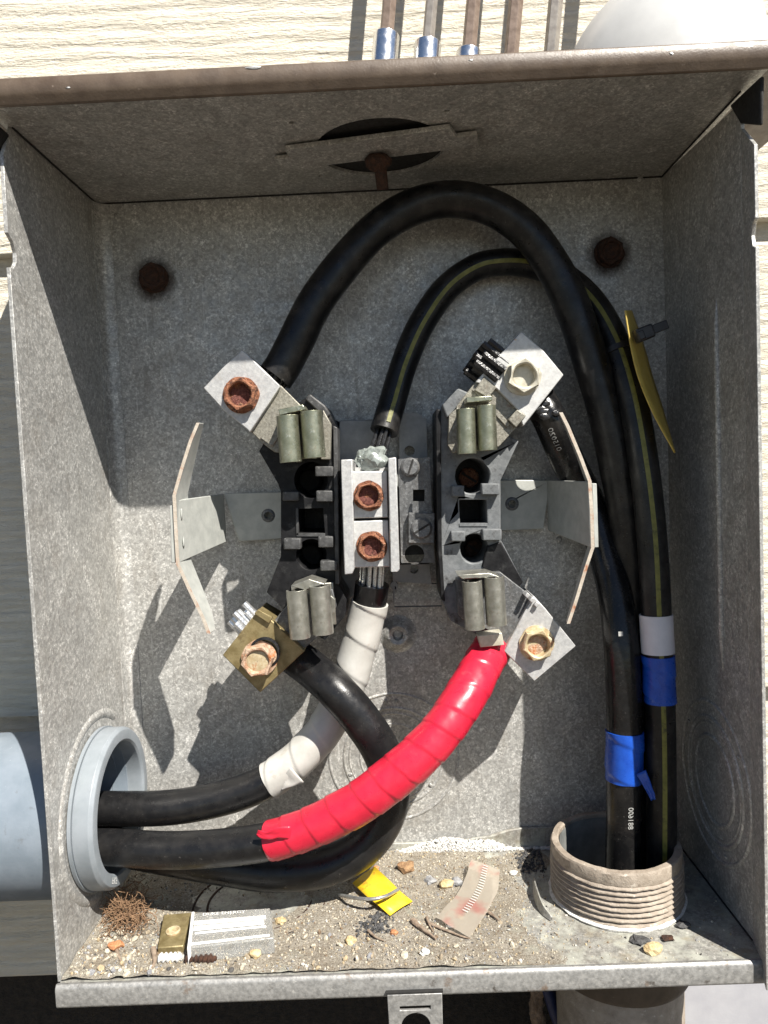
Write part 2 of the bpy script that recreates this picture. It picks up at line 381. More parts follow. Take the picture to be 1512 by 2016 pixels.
        if mat: me.materials.append(M[mat] if isinstance(mat, str) else mat)
        if smooth:
            me.shade_smooth(); me.set_sharp_from_angle(angle=math.radians(smooth))
        if bevel:
            b = ob.modifiers.new('bevel', 'BEVEL'); b.width = bevel * S; b.segments = segs
            b.limit_method = 'ANGLE'; b.angle_limit = math.radians(30)
        attach(ob, c, parent)
        return ob

WPOS = {}
def attach(ob, c, parent):
    WPOS[ob.name] = V(c)
    if parent:
        ob.parent = parent; ob.location = (V(c) - WPOS[parent.name]) * S
    else: ob.location = V(c) * S
def tag(o, label=None, cat=None, group=None, kind=None):
    if label: o['label'] = label
    if cat: o['category'] = cat
    if group: o['group'] = group
    if kind: o['kind'] = kind
    return o
def thing(name, loc, label, cat, group=None):
    o = bpy.data.objects.new(name, None); o.empty_display_size = .01; COL.objects.link(o)
    attach(o, V(loc), None); return tag(o, label, cat, group)
def put(me_ob, name, c, parent, rot=None, scale=None, mat=None):
    """another copy of a mesh object, same mesh data"""
    o = me_ob.copy()
    if mat: o.data = me_ob.data.copy(); o.data.materials[0] = M[mat]
    o.name = name; COL.objects.link(o); o.parent = None
    attach(o, V(c), parent)
    if rot is not None: o.rotation_euler = rot
    if scale is not None: o.scale = scale
    return o
def spline(ctrl, ds=.16):
    """Catmull-Rom through the points, resampled to even steps"""
    c = [V(p) for p in ctrl]; c = [c[0] * 2 - c[1]] + c + [c[-1] * 2 - c[-2]]
    pts = []
    for i in range(1, len(c) - 2):
        p0, p1, p2, p3 = c[i - 1:i + 3]
        for k in range(24):
            t = k / 24
            pts.append(.5 * ((2 * p1) + (p2 - p0) * t + (2 * p0 - 5 * p1 + 4 * p2 - p3) * t * t + (3 * p1 - p0 - 3 * p2 + p3) * t ** 3))
    pts.append(c[-2])
    acc = [0]
    for a, b in zip(pts, pts[1:]): acc.append(acc[-1] + (b - a).length)
    n = max(2, int(acc[-1] / ds)); o = []; j = 0
    for i in range(n + 1):
        d = acc[-1] * i / n
        while j < len(acc) - 2 and acc[j + 1] < d: j += 1
        k = (d - acc[j]) / max(1e-9, acc[j + 1] - acc[j]); o.append(pts[j].lerp(pts[j + 1], k))
    return o
def part(path, a, b):
    n = len(path) - 1; return path[int(a * n):int(b * n) + 1]
def circle(cx, cz, r, n=32, rz=None, a0=0):
    return [(cx + r * math.cos(a0 + 2 * math.pi * i / n), cz + (rz or r) * math.sin(a0 + 2 * math.pi * i / n)) for i in range(n)]
def pxpoly(pts, Y): return [(p.x, p.z) for p in (P(u, v, Y) for u, v in pts)]
FX = lambda x, y, z: V((y, x, z))            # prism drawn in (Y, Z), pulled along X
FZ = lambda x, y, z: V((x, z, y))            # prism drawn in (X, Y), pulled along Z

def text_mesh(body, size, frame, name, mat, parent, extrude=.0, font_shear=0):
    """flat lettering: glyph outlines as a mesh, every vertex placed by frame(x, y)"""
    cu = bpy.data.curves.new('lettering', 'FONT'); cu.body = body; cu.size = size; cu.resolution_u = 2
    cu.align_x = 'CENTER'; cu.align_y = 'CENTER'; cu.shear = font_shear
    to = bpy.data.objects.new('lettering', cu); COL.objects.link(to)
    dg = bpy.context.evaluated_depsgraph_get(); me = bpy.data.meshes.new_from_object(to.evaluated_get(dg))
    mb = MB(); mb.add([frame(v.co.x, v.co.y) for v in me.vertices], [tuple(p.vertices) for p in me.polygons])
    bpy.data.objects.remove(to); bpy.data.meshes.remove(me); bpy.data.curves.remove(cu)
    return mb.build(name, mat, parent, smooth=0)

# ================================================================== SETTING
g = MB(); g.add([(-3000, -3000, -95), (3000, -3000, -95), (3000, 3000, -95), (-3000, 3000, -95)], [(0, 1, 2, 3)])
tag(g.build('ground', 'ground', smooth=0), kind='structure')
fd = MB().box((20, 18, -51), (400, 10, 89))
tag(fd.build('foundation', 'foundation'), 'dark recessed foundation under the bottom edge of the siding', kind='structure')

wall = thing('house_wall', (15, 12, -6.8), 'cream wood-grain lap siding of the house wall behind the meter box', 'wall')
laps = [-6.8, 8.3, 33.8, 59.2, 84.6]
for z0, z1 in zip(laps, laps[1:]):
    m = MB()
    # a lap board: thick at the foot, thin at the head, tucked under the board above
    prof = [(10.15, z0), (11.35, z0), (11.35, z1 + 1.5), (10.95, z1 + 1.5)]
    m.prism(prof, -70, 110, frame=FX)
    m.build('siding_board', 'siding', wall, bevel=.06)

# ================================================================== METER ENCLOSURE
box = thing('meter_enclosure', (15, 5, 0), 'open galvanised steel electric meter box with brown hood', 'meter box')
T = .16
# back panel
def ring(mb, c, r, ax, tube=.045, n=56, a0=0, a1=2 * math.pi, sq=.5):
    ax = V(ax).normalized(); e1 = ax.orthogonal().normalized(); e2 = ax.cross(e1)
    pts = [V(c) + (e1 * math.cos(a0 + (a1 - a0) * i / n) + e2 * math.sin(a0 + (a1 - a0) * i / n)) * r for i in range(n + 1)]
    mb.tube(pts, tube, 8, ref=ax, caps=True)
back = MB().box((15, D + T / 2, H / 2), (W + .3, T, H + .3)).build('back_panel', 'galv', box)
# pressed concentric knock-out on the back
ko = P(775, 1490, D)
for r in (3.55, 2.75, 2.45, 1.85):
    m = MB(); ring(m, (ko.x, D + .055, ko.z), r, (0, 1, 0), .105 if r > 2.6 else .085); m.build('knockout_ring', 'galv', box, smooth=60)
for a in (85, 95, 20, 200, 320):
    r = 3.15 if a % 2 else 2.6
    p = V((ko.x + math.cos(math.radians(a)) * r, D - .02, ko.z + math.sin(math.radians(a)) * r))
    MB().box(p, (.16, .12, .22), math.radians(90 - a)).build('knockout_tie', 'galv', box, bevel=.04)
# dimple boss
b = P(783, 1248, D)
MB().lathe([(.0, .02), (.22, .02), (.24, .12), (.30, .34), (.50, .40), (.62, .34), (.72, .18), (.95, .04), (1.1, -.02)], (b.x, D, b.z), (0, -1, 0), 40).build('pressed_boss', 'galv', box)
for (u, v), r in (((1100, 1062), .15), ((985, 990 + 2), .0), ((1260, 350), .18), ((230, 425), .15)):
    if r:
        q = P(u, v, D); MB().lathe([(0, .09), (r * .6, .10), (r, .05), (r * 1.2, -.02)], (q.x, D, q.z), (0, -1, 0), 18).build('weld_dimple', 'galv', box)

# left wall with conduit hole and front notch; drawn in (Y, Z)
HY, HZ, HR = 5.0, 5.35, 3.3
notch = [(-.05, 30.1), (.25, 30.15), (.50, 30.45), (.55, 30.85), (.35, 31.25), (-.02, 31.5)]
lw = [(-.05, -.02), (-.05, 12.0)] + notch + [(.05, 34.6), (.9, H), (D, H), (D, -.02)]
MB().prism(lw, -T, 0, [circle(HY, HZ, HR, 40)], frame=FX).build('left_wall', 'galv', box, bevel=.03)
# raised emboss round the conduit hole
m = MB(); ring(m, (-.24, HY + .1, HZ + .1), 4.3, (1, 0, 0), .34, 64, .2, 5.4); m.build('pressed_rim', 'galv', box, smooth=60)
# fold radius where left wall turns into the back
m = MB(); m.sheet([(0.02, D - .75), (.05, D - .45), (.16, D - .2), (.38, D - .06), (.7, D - .01)], .02, H - .05, .04, frame=FZ); m.build('left_fold', 'galv', box, smooth=70)
# right wall: flat to a hand's breadth of the opening, then a lip folded slightly inwards
rw = [(-.1, 30.0), (.0, 31.2), (.0, 33.6), (1.0, H), (D, H), (D, -.02), (.98, -.02), (.98, 30.0)]
MB().prism([(.98, -.02), (.98, 33.0), (.98, H - .4), (D, H), (D, -.02)], W, W + T, frame=FX).build('right_wall', 'galv', box, bevel=.02)
m = MB(); m.prism([(-.85, -.9), (-.85, 29.3), (-.45, 29.45), (-.3, 29.9), (-.5, 30.3), (-.85, 30.4), (-.85, 33.2), (.98, 34.6), (.98, -.02)], 0, T, frame=lambda x, y, z: V((29.62 + (x + .85) / 1.83 * .38 + y, x, z)))
m.build('right_lip', 'galv', box, bevel=.03)
m = MB(); m.tube([V((29.99, 3.48, z)) for z in [28.3 - i * .5 for i in range(35)]], lambda L, a, t: .17 * min(1, t * 12 + .05, (1 - t) * 12 + .05), 10); m.build('pressed_bead', 'galv', box, smooth=60)
kr = PX(1405, 1530, W)
for i, r in enumerate((3.75, 3.0, 2.75, 2.1)):
    m = MB(); ring(m, (W + .07, 4.7, 5.6), r, (1, 0, 0), .145 if i != 2 else .10); m.build('knockout_ring', 'galv', box, smooth=60)
for a in (35, 140, 250, 330):
    p = V((W - .02, 4.7 + math.cos(math.radians(a)) * 3.4, 5.6 + math.sin(math.radians(a)) * 3.4))
    MB().box(p, (.10, .2, .14)).build('knockout_tie', 'galv', box, bevel=.03)

# top panel with hub opening; drawn in (X, Y)
HC = (15.2, 4.7)
hub = circle(HC[0], HC[1], 3.0, 44)
small = [circle(x, y, .13, 12) for x, y in ((11.5, 1.75), (18.03, 1.42), (12.2, 7.5), (17.9, 7.4))]
MB().prism([(-.3, -.95), (W + .3, -.95), (W + .3, D), (-.3, D)], H, H + T, [hub] + small, frame=FZ).build('top_panel', 'galv', box, bevel=.02)
MB().lathe([(0, .0), (3.55, 0), (3.6, .12), (3.6, .5), (0, .5)], (HC[0], HC[1], H + T + .02), n=40).build('hub_plate', 'dark', box)  # near-black colour stands in for the shade inside the hub
# closing bar slung under the opening
a = PZ(548, 322, H - .25); b = PZ(940, 272, H - .25)
dv = (b - a); ang = math.atan2(dv.y, dv.x); mid = (a + b) / 2
bw = 2.5
bar = [(-dv.length / 2, -.55), (-dv.length / 2 + .75, -.55), (-dv.length / 2 + .75, -bw / 2 - .15), (dv.length / 2 - 1.1, -bw / 2 - .15), (dv.length / 2 - .9, -.45), (dv.length / 2, -.45), (dv.length / 2, .75), (-dv.length / 2, .75)]
ca, sa = math.cos(ang), math.sin(ang)
MB().prism(bar, 0, .2, frame=lambda x, y, z: V((mid.x + x * ca - z * sa, mid.y + x * sa + z * ca, H - .30 + y))).build('closing_bar', 'galv', box, bevel=.03)
bo = PZ(745, 318, H - .6)
MB().blob((bo.x, bo.y, H - .62), .62, 3, .22, 3, (1, .9, .62)).build('closing_bolt', 'rust_dark', box)
MB().tube([V((bo.x + .05, bo.y + .1, H - .5)), V((bo.x + .15, bo.y + .5, H - 1.7))], lambda L, a, t: .3 + .03 * math.sin(L * 18), 12).build('bolt_shank', 'rust_dark', box)
# painted hood: rolled front lip and outside skin
lip = [(-.95, H + .02), (-.98, H - .1), (-1.04, H - .19), (-1.14, H - .16), (-1.28, H + .10), (-1.34, H + .22), (-1.35, H + .55), (-1.28, H + .78), (-1.12, H + .88), (-.9, H + .84), (-.9, H + .3)]
MB().prism(lip, -3, W + 4, frame=FX).build('hood_lip', 'brown_paint', box, bevel=.03)
MB().box((15.5, 4.1, H + .50), (W + 7, 10.1, .5)).build('hood_skin', 'brown_paint', box)
for u, v, l in ((500, 132, .5), (928, 118, .18), (135, 172, .18), (1322, 105, .14)):
    q = P(u, v, -1.36); MB().blob((q.x, -1.34, q.z), .5, l * 40, .9, 2, (l, .05, .09), 2.4).build('paint_chip', 'alu', box)
# dark pieces standing in for the shaded corner gaps between hood and walls
for x, z in ((-.35, 34.9),):
    MB().box((x, .3, z + .2), (.4, .8, 1.3), .3).build('corner_gap_shade', 'dark', box, bevel=.1)
MB().prism([(-.6, 34.0), (-.75, 35.8), (1.9, 35.95), (1.0, 34.8)], W - .03, W + .14, frame=FX).build('corner_gap_shade', 'dark', box, bevel=.08)
for a, b in (((.04, .9, H - .03), (.04, D - .04, H - .03)), ((.04, D - .04, H - .03), (W - .04, D - .04, H - .03)), ((W - .03, .9, H - .03), (W - .03, D - .04, H - .03)), ((W - .03, 1.0, .02), (W - .03, D - .2, .02))):
    MB().tube(spline([V(a), V(a).lerp(V(b), .5), V(b)], .5), .045, 8, ref=V((0, 0, 1))).build('dark_seam', 'dark', box, smooth=60)

# floor with the pipe hole, and its front and rear turned edges
PC = V((25.25, 5.0, 0)); PR = 3.05
MB().prism([(-.02, -.2), (W, -.2), (W, D), (-.02, D)], -T, 0, [circle(PC.x, PC.y, PR + .12, 44)], frame=FZ).build('floor_panel', 'galv_floor', box)
fl = [(-.12, .0), (-.30, .05), (-.40, -.04), (-.43, -.12), (-.42, -.86), (-.36, -.96), (-.12, -.98)]
MB().prism(fl, -.12, W + .05, frame=FX).build('front_flange', 'edge', box, bevel=.03)
rear = [(.6, .02), (W - .2, .02), (W - .2, 1.15), (21.3, 1.15), (20.6, 1.05), (19.6, .75), (17.5, .55), (8, .6), (.6, .7)]
MB().prism(rear, D - .20, D - .02).build('rear_flange', 'galv_floor', box, bevel=.06)
for r in (3.3, 2.6):
    m = MB(); ring(m, (7.6, 5.4, .0), r, (0, 0, 1), .06); m.build('knockout_ring', 'rust_dark', box, smooth=60)
# latch tab under the flange
tp = [(13.95, -.70), (16.25, -.70), (16.2, -4.2), (14.0, -4.2)]
slot = [(14.45, -1.22), (15.75, -1.22), (15.75, -1.40), (14.45, -1.40)]
MB().prism(tp, -.62, -.47, [slot, circle(15.1, -2.15, .62, 28)]).build('latch_tab', 'edge', box, bevel=.03)
MB().box((15.1, -.50, -.66), (2.4, .2, .07)).build('tab_slot', 'dark', box)

# rusty mounting bolts on the back
def bolt_mesh(rhex=.80, h=.55, dish=.28, rin=.56, seed=1, amp=.03, n=48):
    mb = MB(); k = []
    def hx(a): return rhex * .866 / math.cos(((a + math.pi / 6) % (math.pi / 3)) - math.pi / 6)
    rings = [('f', rhex * 1.08, 0), ('f', rhex * 1.08, h * .22), ('h', 1.0, h * .26), ('h', 1.0, h * .86), ('h', .93, h), ('f', rin * 1.08, h * 1.0), ('f', rin * .98, h - .05), ('f', rin * .92, h - dish), ('f', rin * .5, h - dish - .02), ('f', .03, h - dish)]
    for t, r, z in rings:
        for i in range(n):
            a = 2 * math.pi * i / n; rr = hx(a) * r if t == 'h' else r
            p = V((rr * math.cos(a), -z, rr * math.sin(a)))
            q = p * 2.2 + V((seed * 5, 0, seed)); p += V((noise.noise(q), noise.noise(q + V((9, 0, 0))), noise.noise(q + V((0, 9, 0))))) * amp * 2
            k.append(p)
    fs = []
    for j in range(len(rings) - 1):
        for i in range(n): fs.append((j * n + i, j * n + (i + 1) % n, (j + 1) * n + (i + 1) % n, (j + 1) * n + i))
    fs.append(tuple((len(rings) - 1) * n + i for i in range(n)))
    return mb.add(k, fs)
def bolt_at(p, parent, mat, core, rhex=.80, h=.55, dish=.28, rin=.56, seed=1, amp=.03, tilt=(0, 0), name='set_screw', spin=0):
    mb = bolt_mesh(rhex, h, dish, rin, seed, amp)
    R = Matrix.Rotation(tilt[0], 3, 'Z') @ Matrix.Rotation(tilt[1], 3, 'X') @ Matrix.Rotation(spin, 3, 'Y')
    mb.v = [R @ v + V(p) for v in mb.v]
    o = mb.build(name, mat, parent, smooth=28)
    if core:
        c = MB(); c.lathe([(.02, h - dish + .02), (rin * .25, h - dish + .02), (rin * .5, h - dish + .02), (rin * .72, h - dish + .015), (rin * .86, h - dish + .01), (rin * .97, h - dish - .02)], (0, 0, 0), (0, -1, 0), 28,
                          jit=lambda q, d, j: q + V((0, noise.noise(q * 6 + V((seed, 0, 0))) * (.06 if core == 'rust_core' else .018), 0)))
        c.v = [R @ v + V(p) for v in c.v]; return o, c
    return o, None
for u, v in ((300, 545), (1202, 495)):
    q = P(u, v, D - .3)
    bolt_at((q.x, D - .02, q.z), box, 'rust_dark', None, .72, .5, .12, .45, u, .04, name='mounting_bolt')
    MB().lathe([(0, 0), (.78, .0), (.74, .05), (.0, .06)], (q.x, D + .001, q.z), (0, -1, 0), 30).build('washer', 'rust_dark', box)
    MB().lathe([(.6, .012), (1.9, .012)], (q.x, D, q.z - .1), (0, -1, 0), 40).build('rust_stain', 'stain', box, smooth=0)

# ================================================================== SUPPORT BRACKETS
def bracket(side, label):
    """flat arm on the back, bent forward into a pale plate that ends in a bowed band"""
    L = side < 0
    root = thing('support_bracket', P(528 if L else 1008, 1015 if L else 990, D - .6), label, 'bracket', 'pale steel support brackets')
    ya = D - .75
    if L:
        arm = pxpoly([(440, 972), (560, 968), (575, 1060), (470, 1066)], ya)
        MB().prism(arm, ya, ya + .2, [circle(P(528, 1015, ya).x, P(528, 1015, ya).z, .17, 16)]).build('arm', 'bracket', root, bevel=.05)
        q = P(528, 1015, ya); MB().lathe([(.17, .0), (.22, .05), (.33, .03), (.38, -.01)], (q.x, ya, q.z), (0, -1, 0), 20).build('hole_rim', 'galv_dark', root)
        xr, xf, yf = P(443, 1010, ya).x, P(347, 1010, 3.6).x, 3.6
        top = [P(447, 972, ya).z, P(345, 985, yf).z]; bot = [P(470, 1066, ya).z, P(352, 1108, yf).z]
        # plate leaning outward
        nrm = .13
        def plate(x0, y0, x1, y1, zt0, zt1, zb0, zb1, th):
            mb = MB(); vs = []
            for dx in (0, -th):
                vs += [(x0 + dx, y0, zb0), (x1 + dx, y1, zb1), (x1 + dx, y1, zt1), (x0 + dx, y0, zt0)]
            return mb.add(vs, [(0, 1, 2, 3), (7, 6, 5, 4), (0, 4, 5, 1), (1, 5, 6, 2), (2, 6, 7, 3), (3, 7, 4, 0)])
        plate(xr, ya + .05, xf, yf, top[0], top[1], bot[0], bot[1], nrm).build('plate', 'bracket', root, bevel=.04)
        for (u, v) in ((357, 1012), (361, 1067)):
            pp = P(u, v, yf + .45); MB().blob((P(u, v, yf + .45).x + .02, yf + .45, pp.z), .22, u, .15, 2, (.22, .5, 1.2)).build('spot_weld', 'bracket', root)
        # bowed band: front edge follows these points, band is ~1 cm deep
        pts = [(393, 832), (378, 868), (360, 925), (346, 975), (349, 1040), (353, 1110), (378, 1165), (402, 1215), (414, 1247)]
        w = [.55, .95, 1.25, 1.45, 1.45, 1.45, 1.3, 1.1, .7]
    else:
        arm = pxpoly([(980, 945), (1085, 945), (1070, 1042), (985, 1045)], ya)
        MB().prism(arm, ya, ya + .2, [circle(P(1008, 992, ya).x, P(1008, 992, ya).z, .17, 16)]).build('arm', 'bracket', root, bevel=.05)
        q = P(1008, 992, ya); MB().lathe([(.17, .0), (.22, .05), (.33, .03), (.38, -.01)], (q.x, ya, q.z), (0, -1, 0), 20).build('hole_rim', 'galv_dark', root)
        yf = 3.6
        x0, x1 = P(1078, 1000, ya).x, P(1160, 1010, yf).x
        zt0, zt1, zb0, zb1 = P(1080, 945, ya).z, P(1158, 948, yf).z, P(1075, 1045, ya).z, P(1162, 1078, yf).z
        mb = MB(); vs = []
        for dx in (0, .13): vs += [(x0 + dx, ya + .05, zb0), (x1 + dx, yf, zb1), (x1 + dx, yf, zt1), (x0 + dx, ya + .05, zt0)]
        mb.add(vs, [(0, 1, 2, 3), (7, 6, 5, 4), (0, 4, 5, 1), (1, 5, 6, 2), (2, 6, 7, 3), (3, 7, 4, 0)]).build('plate', 'bracket', root, bevel=.04)
        pts = [(1101, 812), (1115, 840), (1140, 900), (1158, 948), (1162, 1010), (1164, 1078), (1150, 1120), (1132, 1180), (1116, 1228)]
        w = [.5, .9, 1.2, 1.4, 1.4, 1.4, 1.2, 1.0, .6]
    sgn = 1 if L else -1
    F = [P(u, v, yf) for u, v in pts]
    mb = MB(); vs = []
    for p, ww in zip(F, w):
        for dx, dy in ((0, 0), (.16 * sgn * -1, 0), (.16 * sgn * -1 + (.12 if L else -.16) * sgn * ww, ww), ((.12 if L else -.16) * sgn * ww, ww)): vs.append(p + V((dx, dy, 0)))
    n = len(F); fs = []
    for i in range(n - 1):
        for j in range(4): fs.append((i * 4 + j, i * 4 + (j + 1) % 4, (i + 1) * 4 + (j + 1) % 4, (i + 1) * 4 + j))
    fs += [(3, 2, 1, 0), tuple((n - 1) * 4 + j for j in range(4))]
    mb.add(vs, fs).build('band', 'bracket', root, bevel=.035)
    # raw cut front edge
    mb = MB(); vs = []
    for p in F:
        for dx, dy in ((.01 * sgn, -.012), (-.15 * sgn, -.012), (-.15 * sgn, .02), (.01 * sgn, .02)): vs.append(p + V((dx, dy, 0)))
    mb.add(vs, list(fs)).build('cut_edge', 'bracket_edge', root)
    # stop plate welded outside the band
    us = ((343, 995), (346, 1108)) if L else ((1166, 952), (1170, 1078))
    a, b = P(*us[0], yf + .12), P(*us[1], yf + .12)
    xo = -.20 if L else .20
    m = MB(); vs = []
    for p in (a, b):
        for dx, dy in ((0, 0), (xo, 0), (xo, 1.6), (0, 1.6)): vs.append(V((p.x + dx, yf + .1 + dy, p.z)))
    m.add(vs, [(3, 2, 1, 0), (4, 5, 6, 7), (0, 1, 5, 4), (1, 2, 6, 5), (2, 3, 7, 6), (3, 0, 4, 7)]).build('stop_plate', 'bracket', root, bevel=.03)
    return root
bracket(-1, 'pale bowed steel support bracket left of the left terminal block')
bracket(1, 'pale bowed steel support bracket between the right terminal block and thick cables')

# ================================================================== TERMINAL BLOCKS
def jaw(root, u0, v0, u1, v1, yf, mat, lean=0, top=None, bottom=None, curls=False, skew=0):
    """two rolled spring leaves side by side; px box of the front, front depth yf"""
    c = P((u0 + u1) / 2, (v0 + v1) / 2, yf); a = P(u0, (v0 + v1) / 2, yf); b = P(u1, (v0 + v1) / 2, yf)
    w = (b.x - a.x); h = P(u0, v0, yf).z - P(u0, v1, yf).z; lw_ = w / 2 - .10; r = lw_ / 2
    R = Matrix.Rotation(lean, 3, 'Y')
    j = thing_part('jaw', c + V((0, 1.2, 0)), root)
    for k, s in enumerate((-1, 1)):
        cx = s * (lw_ / 2 + .10)
        pts = [(cx - s * -r * 1.0, 2.3), (cx + s * r, r * 1.2)]
        for i in range(13):
            t = math.pi * i / 12
            pts.append((cx + s * r * math.cos(t), r * 1.05 - r * 1.05 * math.sin(t)))
        pts += [(cx - s * r * 1.0, r * 1.6), (cx - s * r * .75, 1.35), (cx - s * r * .2, 1.15), (cx + s * r * .35, .75)] if curls else [(cx - s * r * 1.0, r * 1.4), (cx - s * r * .72, 1.5), (cx - s * r * .2, 1.9)]
        pts = pts[1:] if True else pts
        m = MB(); zz = .06 * s
        m.sheet([(x, y) for x, y in pts], -h / 2 + zz, h / 2 + zz, .10, frame=lambda x, y, z: c + R @ V((x + skew * y, z, y)))
        m.build('spring_leaf', mat, j, smooth=40, bevel=.015)
    # clip that holds the leaves together, behind
    m = MB(); m.box(c + R @ V((0, 2.25, 0)), (w * 1.05, .18, h * .92), lean); m.build('clip_back', mat, j, bevel=.03)
    if top:
        tl = [P(u, v, yf + .35) for u, v in top]
        m = MB(); vs = []
        for dy in (0, 1.5): vs += [p + V((0, dy, 0)) for p in tl]
        m.add(vs, [(0, 1, 2, 3), (7, 6, 5, 4), (0, 4, 5, 1), (1, 5, 6, 2), (2, 6, 7, 3), (3, 7, 4, 0)]); m.build('clip_lip', mat if not isinstance(top, tuple) else 'zinc', j, bevel=.03)
    if bottom:
        bl = [P(u, v, yf + .9) for u, v in bottom]
        m = MB(); vs = []
        for dy in (0, .9): vs += [p + V((0, dy, 0)) for p in bl]
        m.add(vs, [(0, 1, 2, 3), (7, 6, 5, 4), (0, 4, 5, 1), (1, 5, 6, 2), (2, 6, 7, 3), (3, 7, 4, 0)]); m.build('clip_foot', 'zinc', j, bevel=.03)
    return j
def thing_part(name, loc, parent):
    o = bpy.data.objects.new(name, None); o.empty_display_size = .01; COL.objects.link(o); attach(o, loc, parent); return o

def lug(root, corners, yf, depth, mat, bolt, bolt_mat, core, rhex=.8, h=.55, seed=1, tilt=(0, 0), spin=0, groove=True, dish=.28, collar=False):
    poly = pxpoly(corners, yf)
    cx = sum(p[0] for p in poly) / len(poly); cz = sum(p[1] for p in poly) / len(poly)
    l = MB().prism(poly, yf, yf + depth).build('lug', mat, root, bevel=.05)
    q = P(*bolt, yf)
    o, c = bolt_at((q.x, yf + .02, q.z), l, bolt_mat, core, rhex, h, dish, rhex * .70, seed, .03, tilt, spin=spin)
    if c: c.build('screw_core', core, l, smooth=60)
    if collar:
        MB().lathe([(rhex * .6, -.3), (rhex * .9, .0), (rhex * .95, .25), (rhex * .8, .3)], (q.x + .28, yf, q.z + .28), (0, -1, 0), 26).build('screw_collar', 'bakelite', l)
    return l

tbl = thing('terminal_block', P(612, 1020, 9), 'black moulded terminal block left of the centre bolts', 'terminal block', 'black meter terminal blocks')
YI = 5.9
# --- left insulating base (column, then arms angled to the lugs)
outl = [(540, 838), (592, 790), (612, 776), (642, 800), (660, 838), (664, 1150), (682, 1180), (680, 1212), (640, 1260), (600, 1240), (525, 1166), (553, 1095), (553, 962), (510, 888)]
h1 = [(p.x, p.z) for p in [P(612 + 33 * math.cos(i * math.pi / 16), 945 + 36 * math.sin(i * math.pi / 16), YI) for i in range(32)]]
h2 = [(p.x, p.z) for p in [P(613 + 30 * math.cos(i * math.pi / 16), 1092 + 31 * math.sin(i * math.pi / 16), YI) for i in range(32)]]
sq = pxpoly([(584, 1002), (636, 1000), (640, 1050), (586, 1050)], YI)
MB().prism(pxpoly(outl, YI), YI, YI + 3.4, [h1, h2, sq]).build('insulating_base', 'bakelite', tbl, bevel=.07)
# darker set-back layer under the arms
MB().prism(pxpoly([(520, 880), (556, 975), (556, 1088), (530, 1165), (600, 1235), (668, 1200), (668, 830), (590, 800)], YI + 3.3), YI + 3.3, D - .02).build('base_plinth', 'bakelite', tbl, bevel=.05)
def studs(parent, rects, yf, d, mat):
    for r in rects:
        MB().prism(pxpoly(r, yf), yf, yf + d).build('stud', mat, parent, bevel=.06)
R4 = lambda u0, v0, u1, v1: [(u0, v0), (u1, v0), (u1, v1), (u0, v1)]
studs(tbl, [R4(620, 918, 656, 938), R4(622, 966, 656, 988), R4(558, 1060, 592, 1082), R4(626, 1056, 656, 1078), R4(630, 1104, 664, 1124), R4(556, 968, 588, 986)], YI - .45, .6, 'bakelite_worn')
# slim side wall and ribs on the right flank
MB().prism(pxpoly([(656, 838), (664, 842), (668, 1150), (660, 1150)], YI - .2), YI - .2, YI + 1.5).build('side_rib', 'bakelite_worn', tbl, bevel=.03)
MB().prism(pxpoly([(600, 785), (610, 775), (640, 798), (650, 815), (642, 824)], YI - .35), YI - .35, YI + .3).build('corner_ridge', 'bakelite_worn', tbl, bevel=.08)
# square frame round the middle opening
for r in ([(582, 1000), (587, 1000), (588, 1054), (583, 1054)], [(583, 1050), (640, 1050), (640, 1056), (583, 1056)]):
    MB().prism(pxpoly(r, YI - .06), YI - .06, YI + .2).build('window_frame', 'bakelite_worn', tbl, bevel=.02)
# rear screws deep in the round holes
for u, v, mt in ((612, 945, 'dark'), (613, 1092, 'dark')):
    q = P(u, v, YI + 3); MB().lathe([(0, .9), (.5, .9), (.62, .75), (.62, 0)], (q.x, YI + 3.3, q.z), (0, -1, 0), 24).build('base_screw', mt, tbl)
# steel straps running from jaws to lugs
def strap(root, pts, yf, th, mat='strap', ridge=None):
    st = MB().prism(pxpoly(pts, yf), yf, yf + th).build('strap', mat, root, bevel=.04)
    if ridge: MB().prism(pxpoly(ridge, yf - .1), yf - .1, yf + .12).build('strap_ridge', 'strap', st, bevel=.03)
strap(tbl, [(552, 758), (600, 806), (636, 832), (640, 878), (620, 900), (540, 890), (516, 872), (490, 846)], YI - .55, .5, 'strap', [(512, 862), (536, 880), (560, 842), (545, 832)])
strap(tbl, [(655, 1160), (662, 1195), (640, 1240), (585, 1290), (528, 1236), (575, 1180)], YI - .5, .45, 'galv_dark')
MB().prism(pxpoly([(636, 806), (652, 835), (650, 905), (632, 905)], YI - .6), YI - .6, YI - .1).build('cheek_plate', 'strap', tbl, bevel=.04)
# jaws
jaw(tbl, 546, 812, 634, 906, 3.6, 'jaw', -.03, top=[(548, 806), (596, 796), (602, 806), (550, 818)])
jaw(tbl, 566, 1160, 650, 1256, 3.6, 'jaw_grey', -.03, curls=True, top=[(572, 1154), (608, 1140), (640, 1150), (600, 1162)])
MB().prism(pxpoly([(640, 1162), (660, 1180), (660, 1206), (646, 1214), (640, 1250)], 4.9), 4.9, 5.2).build('cheek_plate', 'jaw_grey', tbl, bevel=.03)
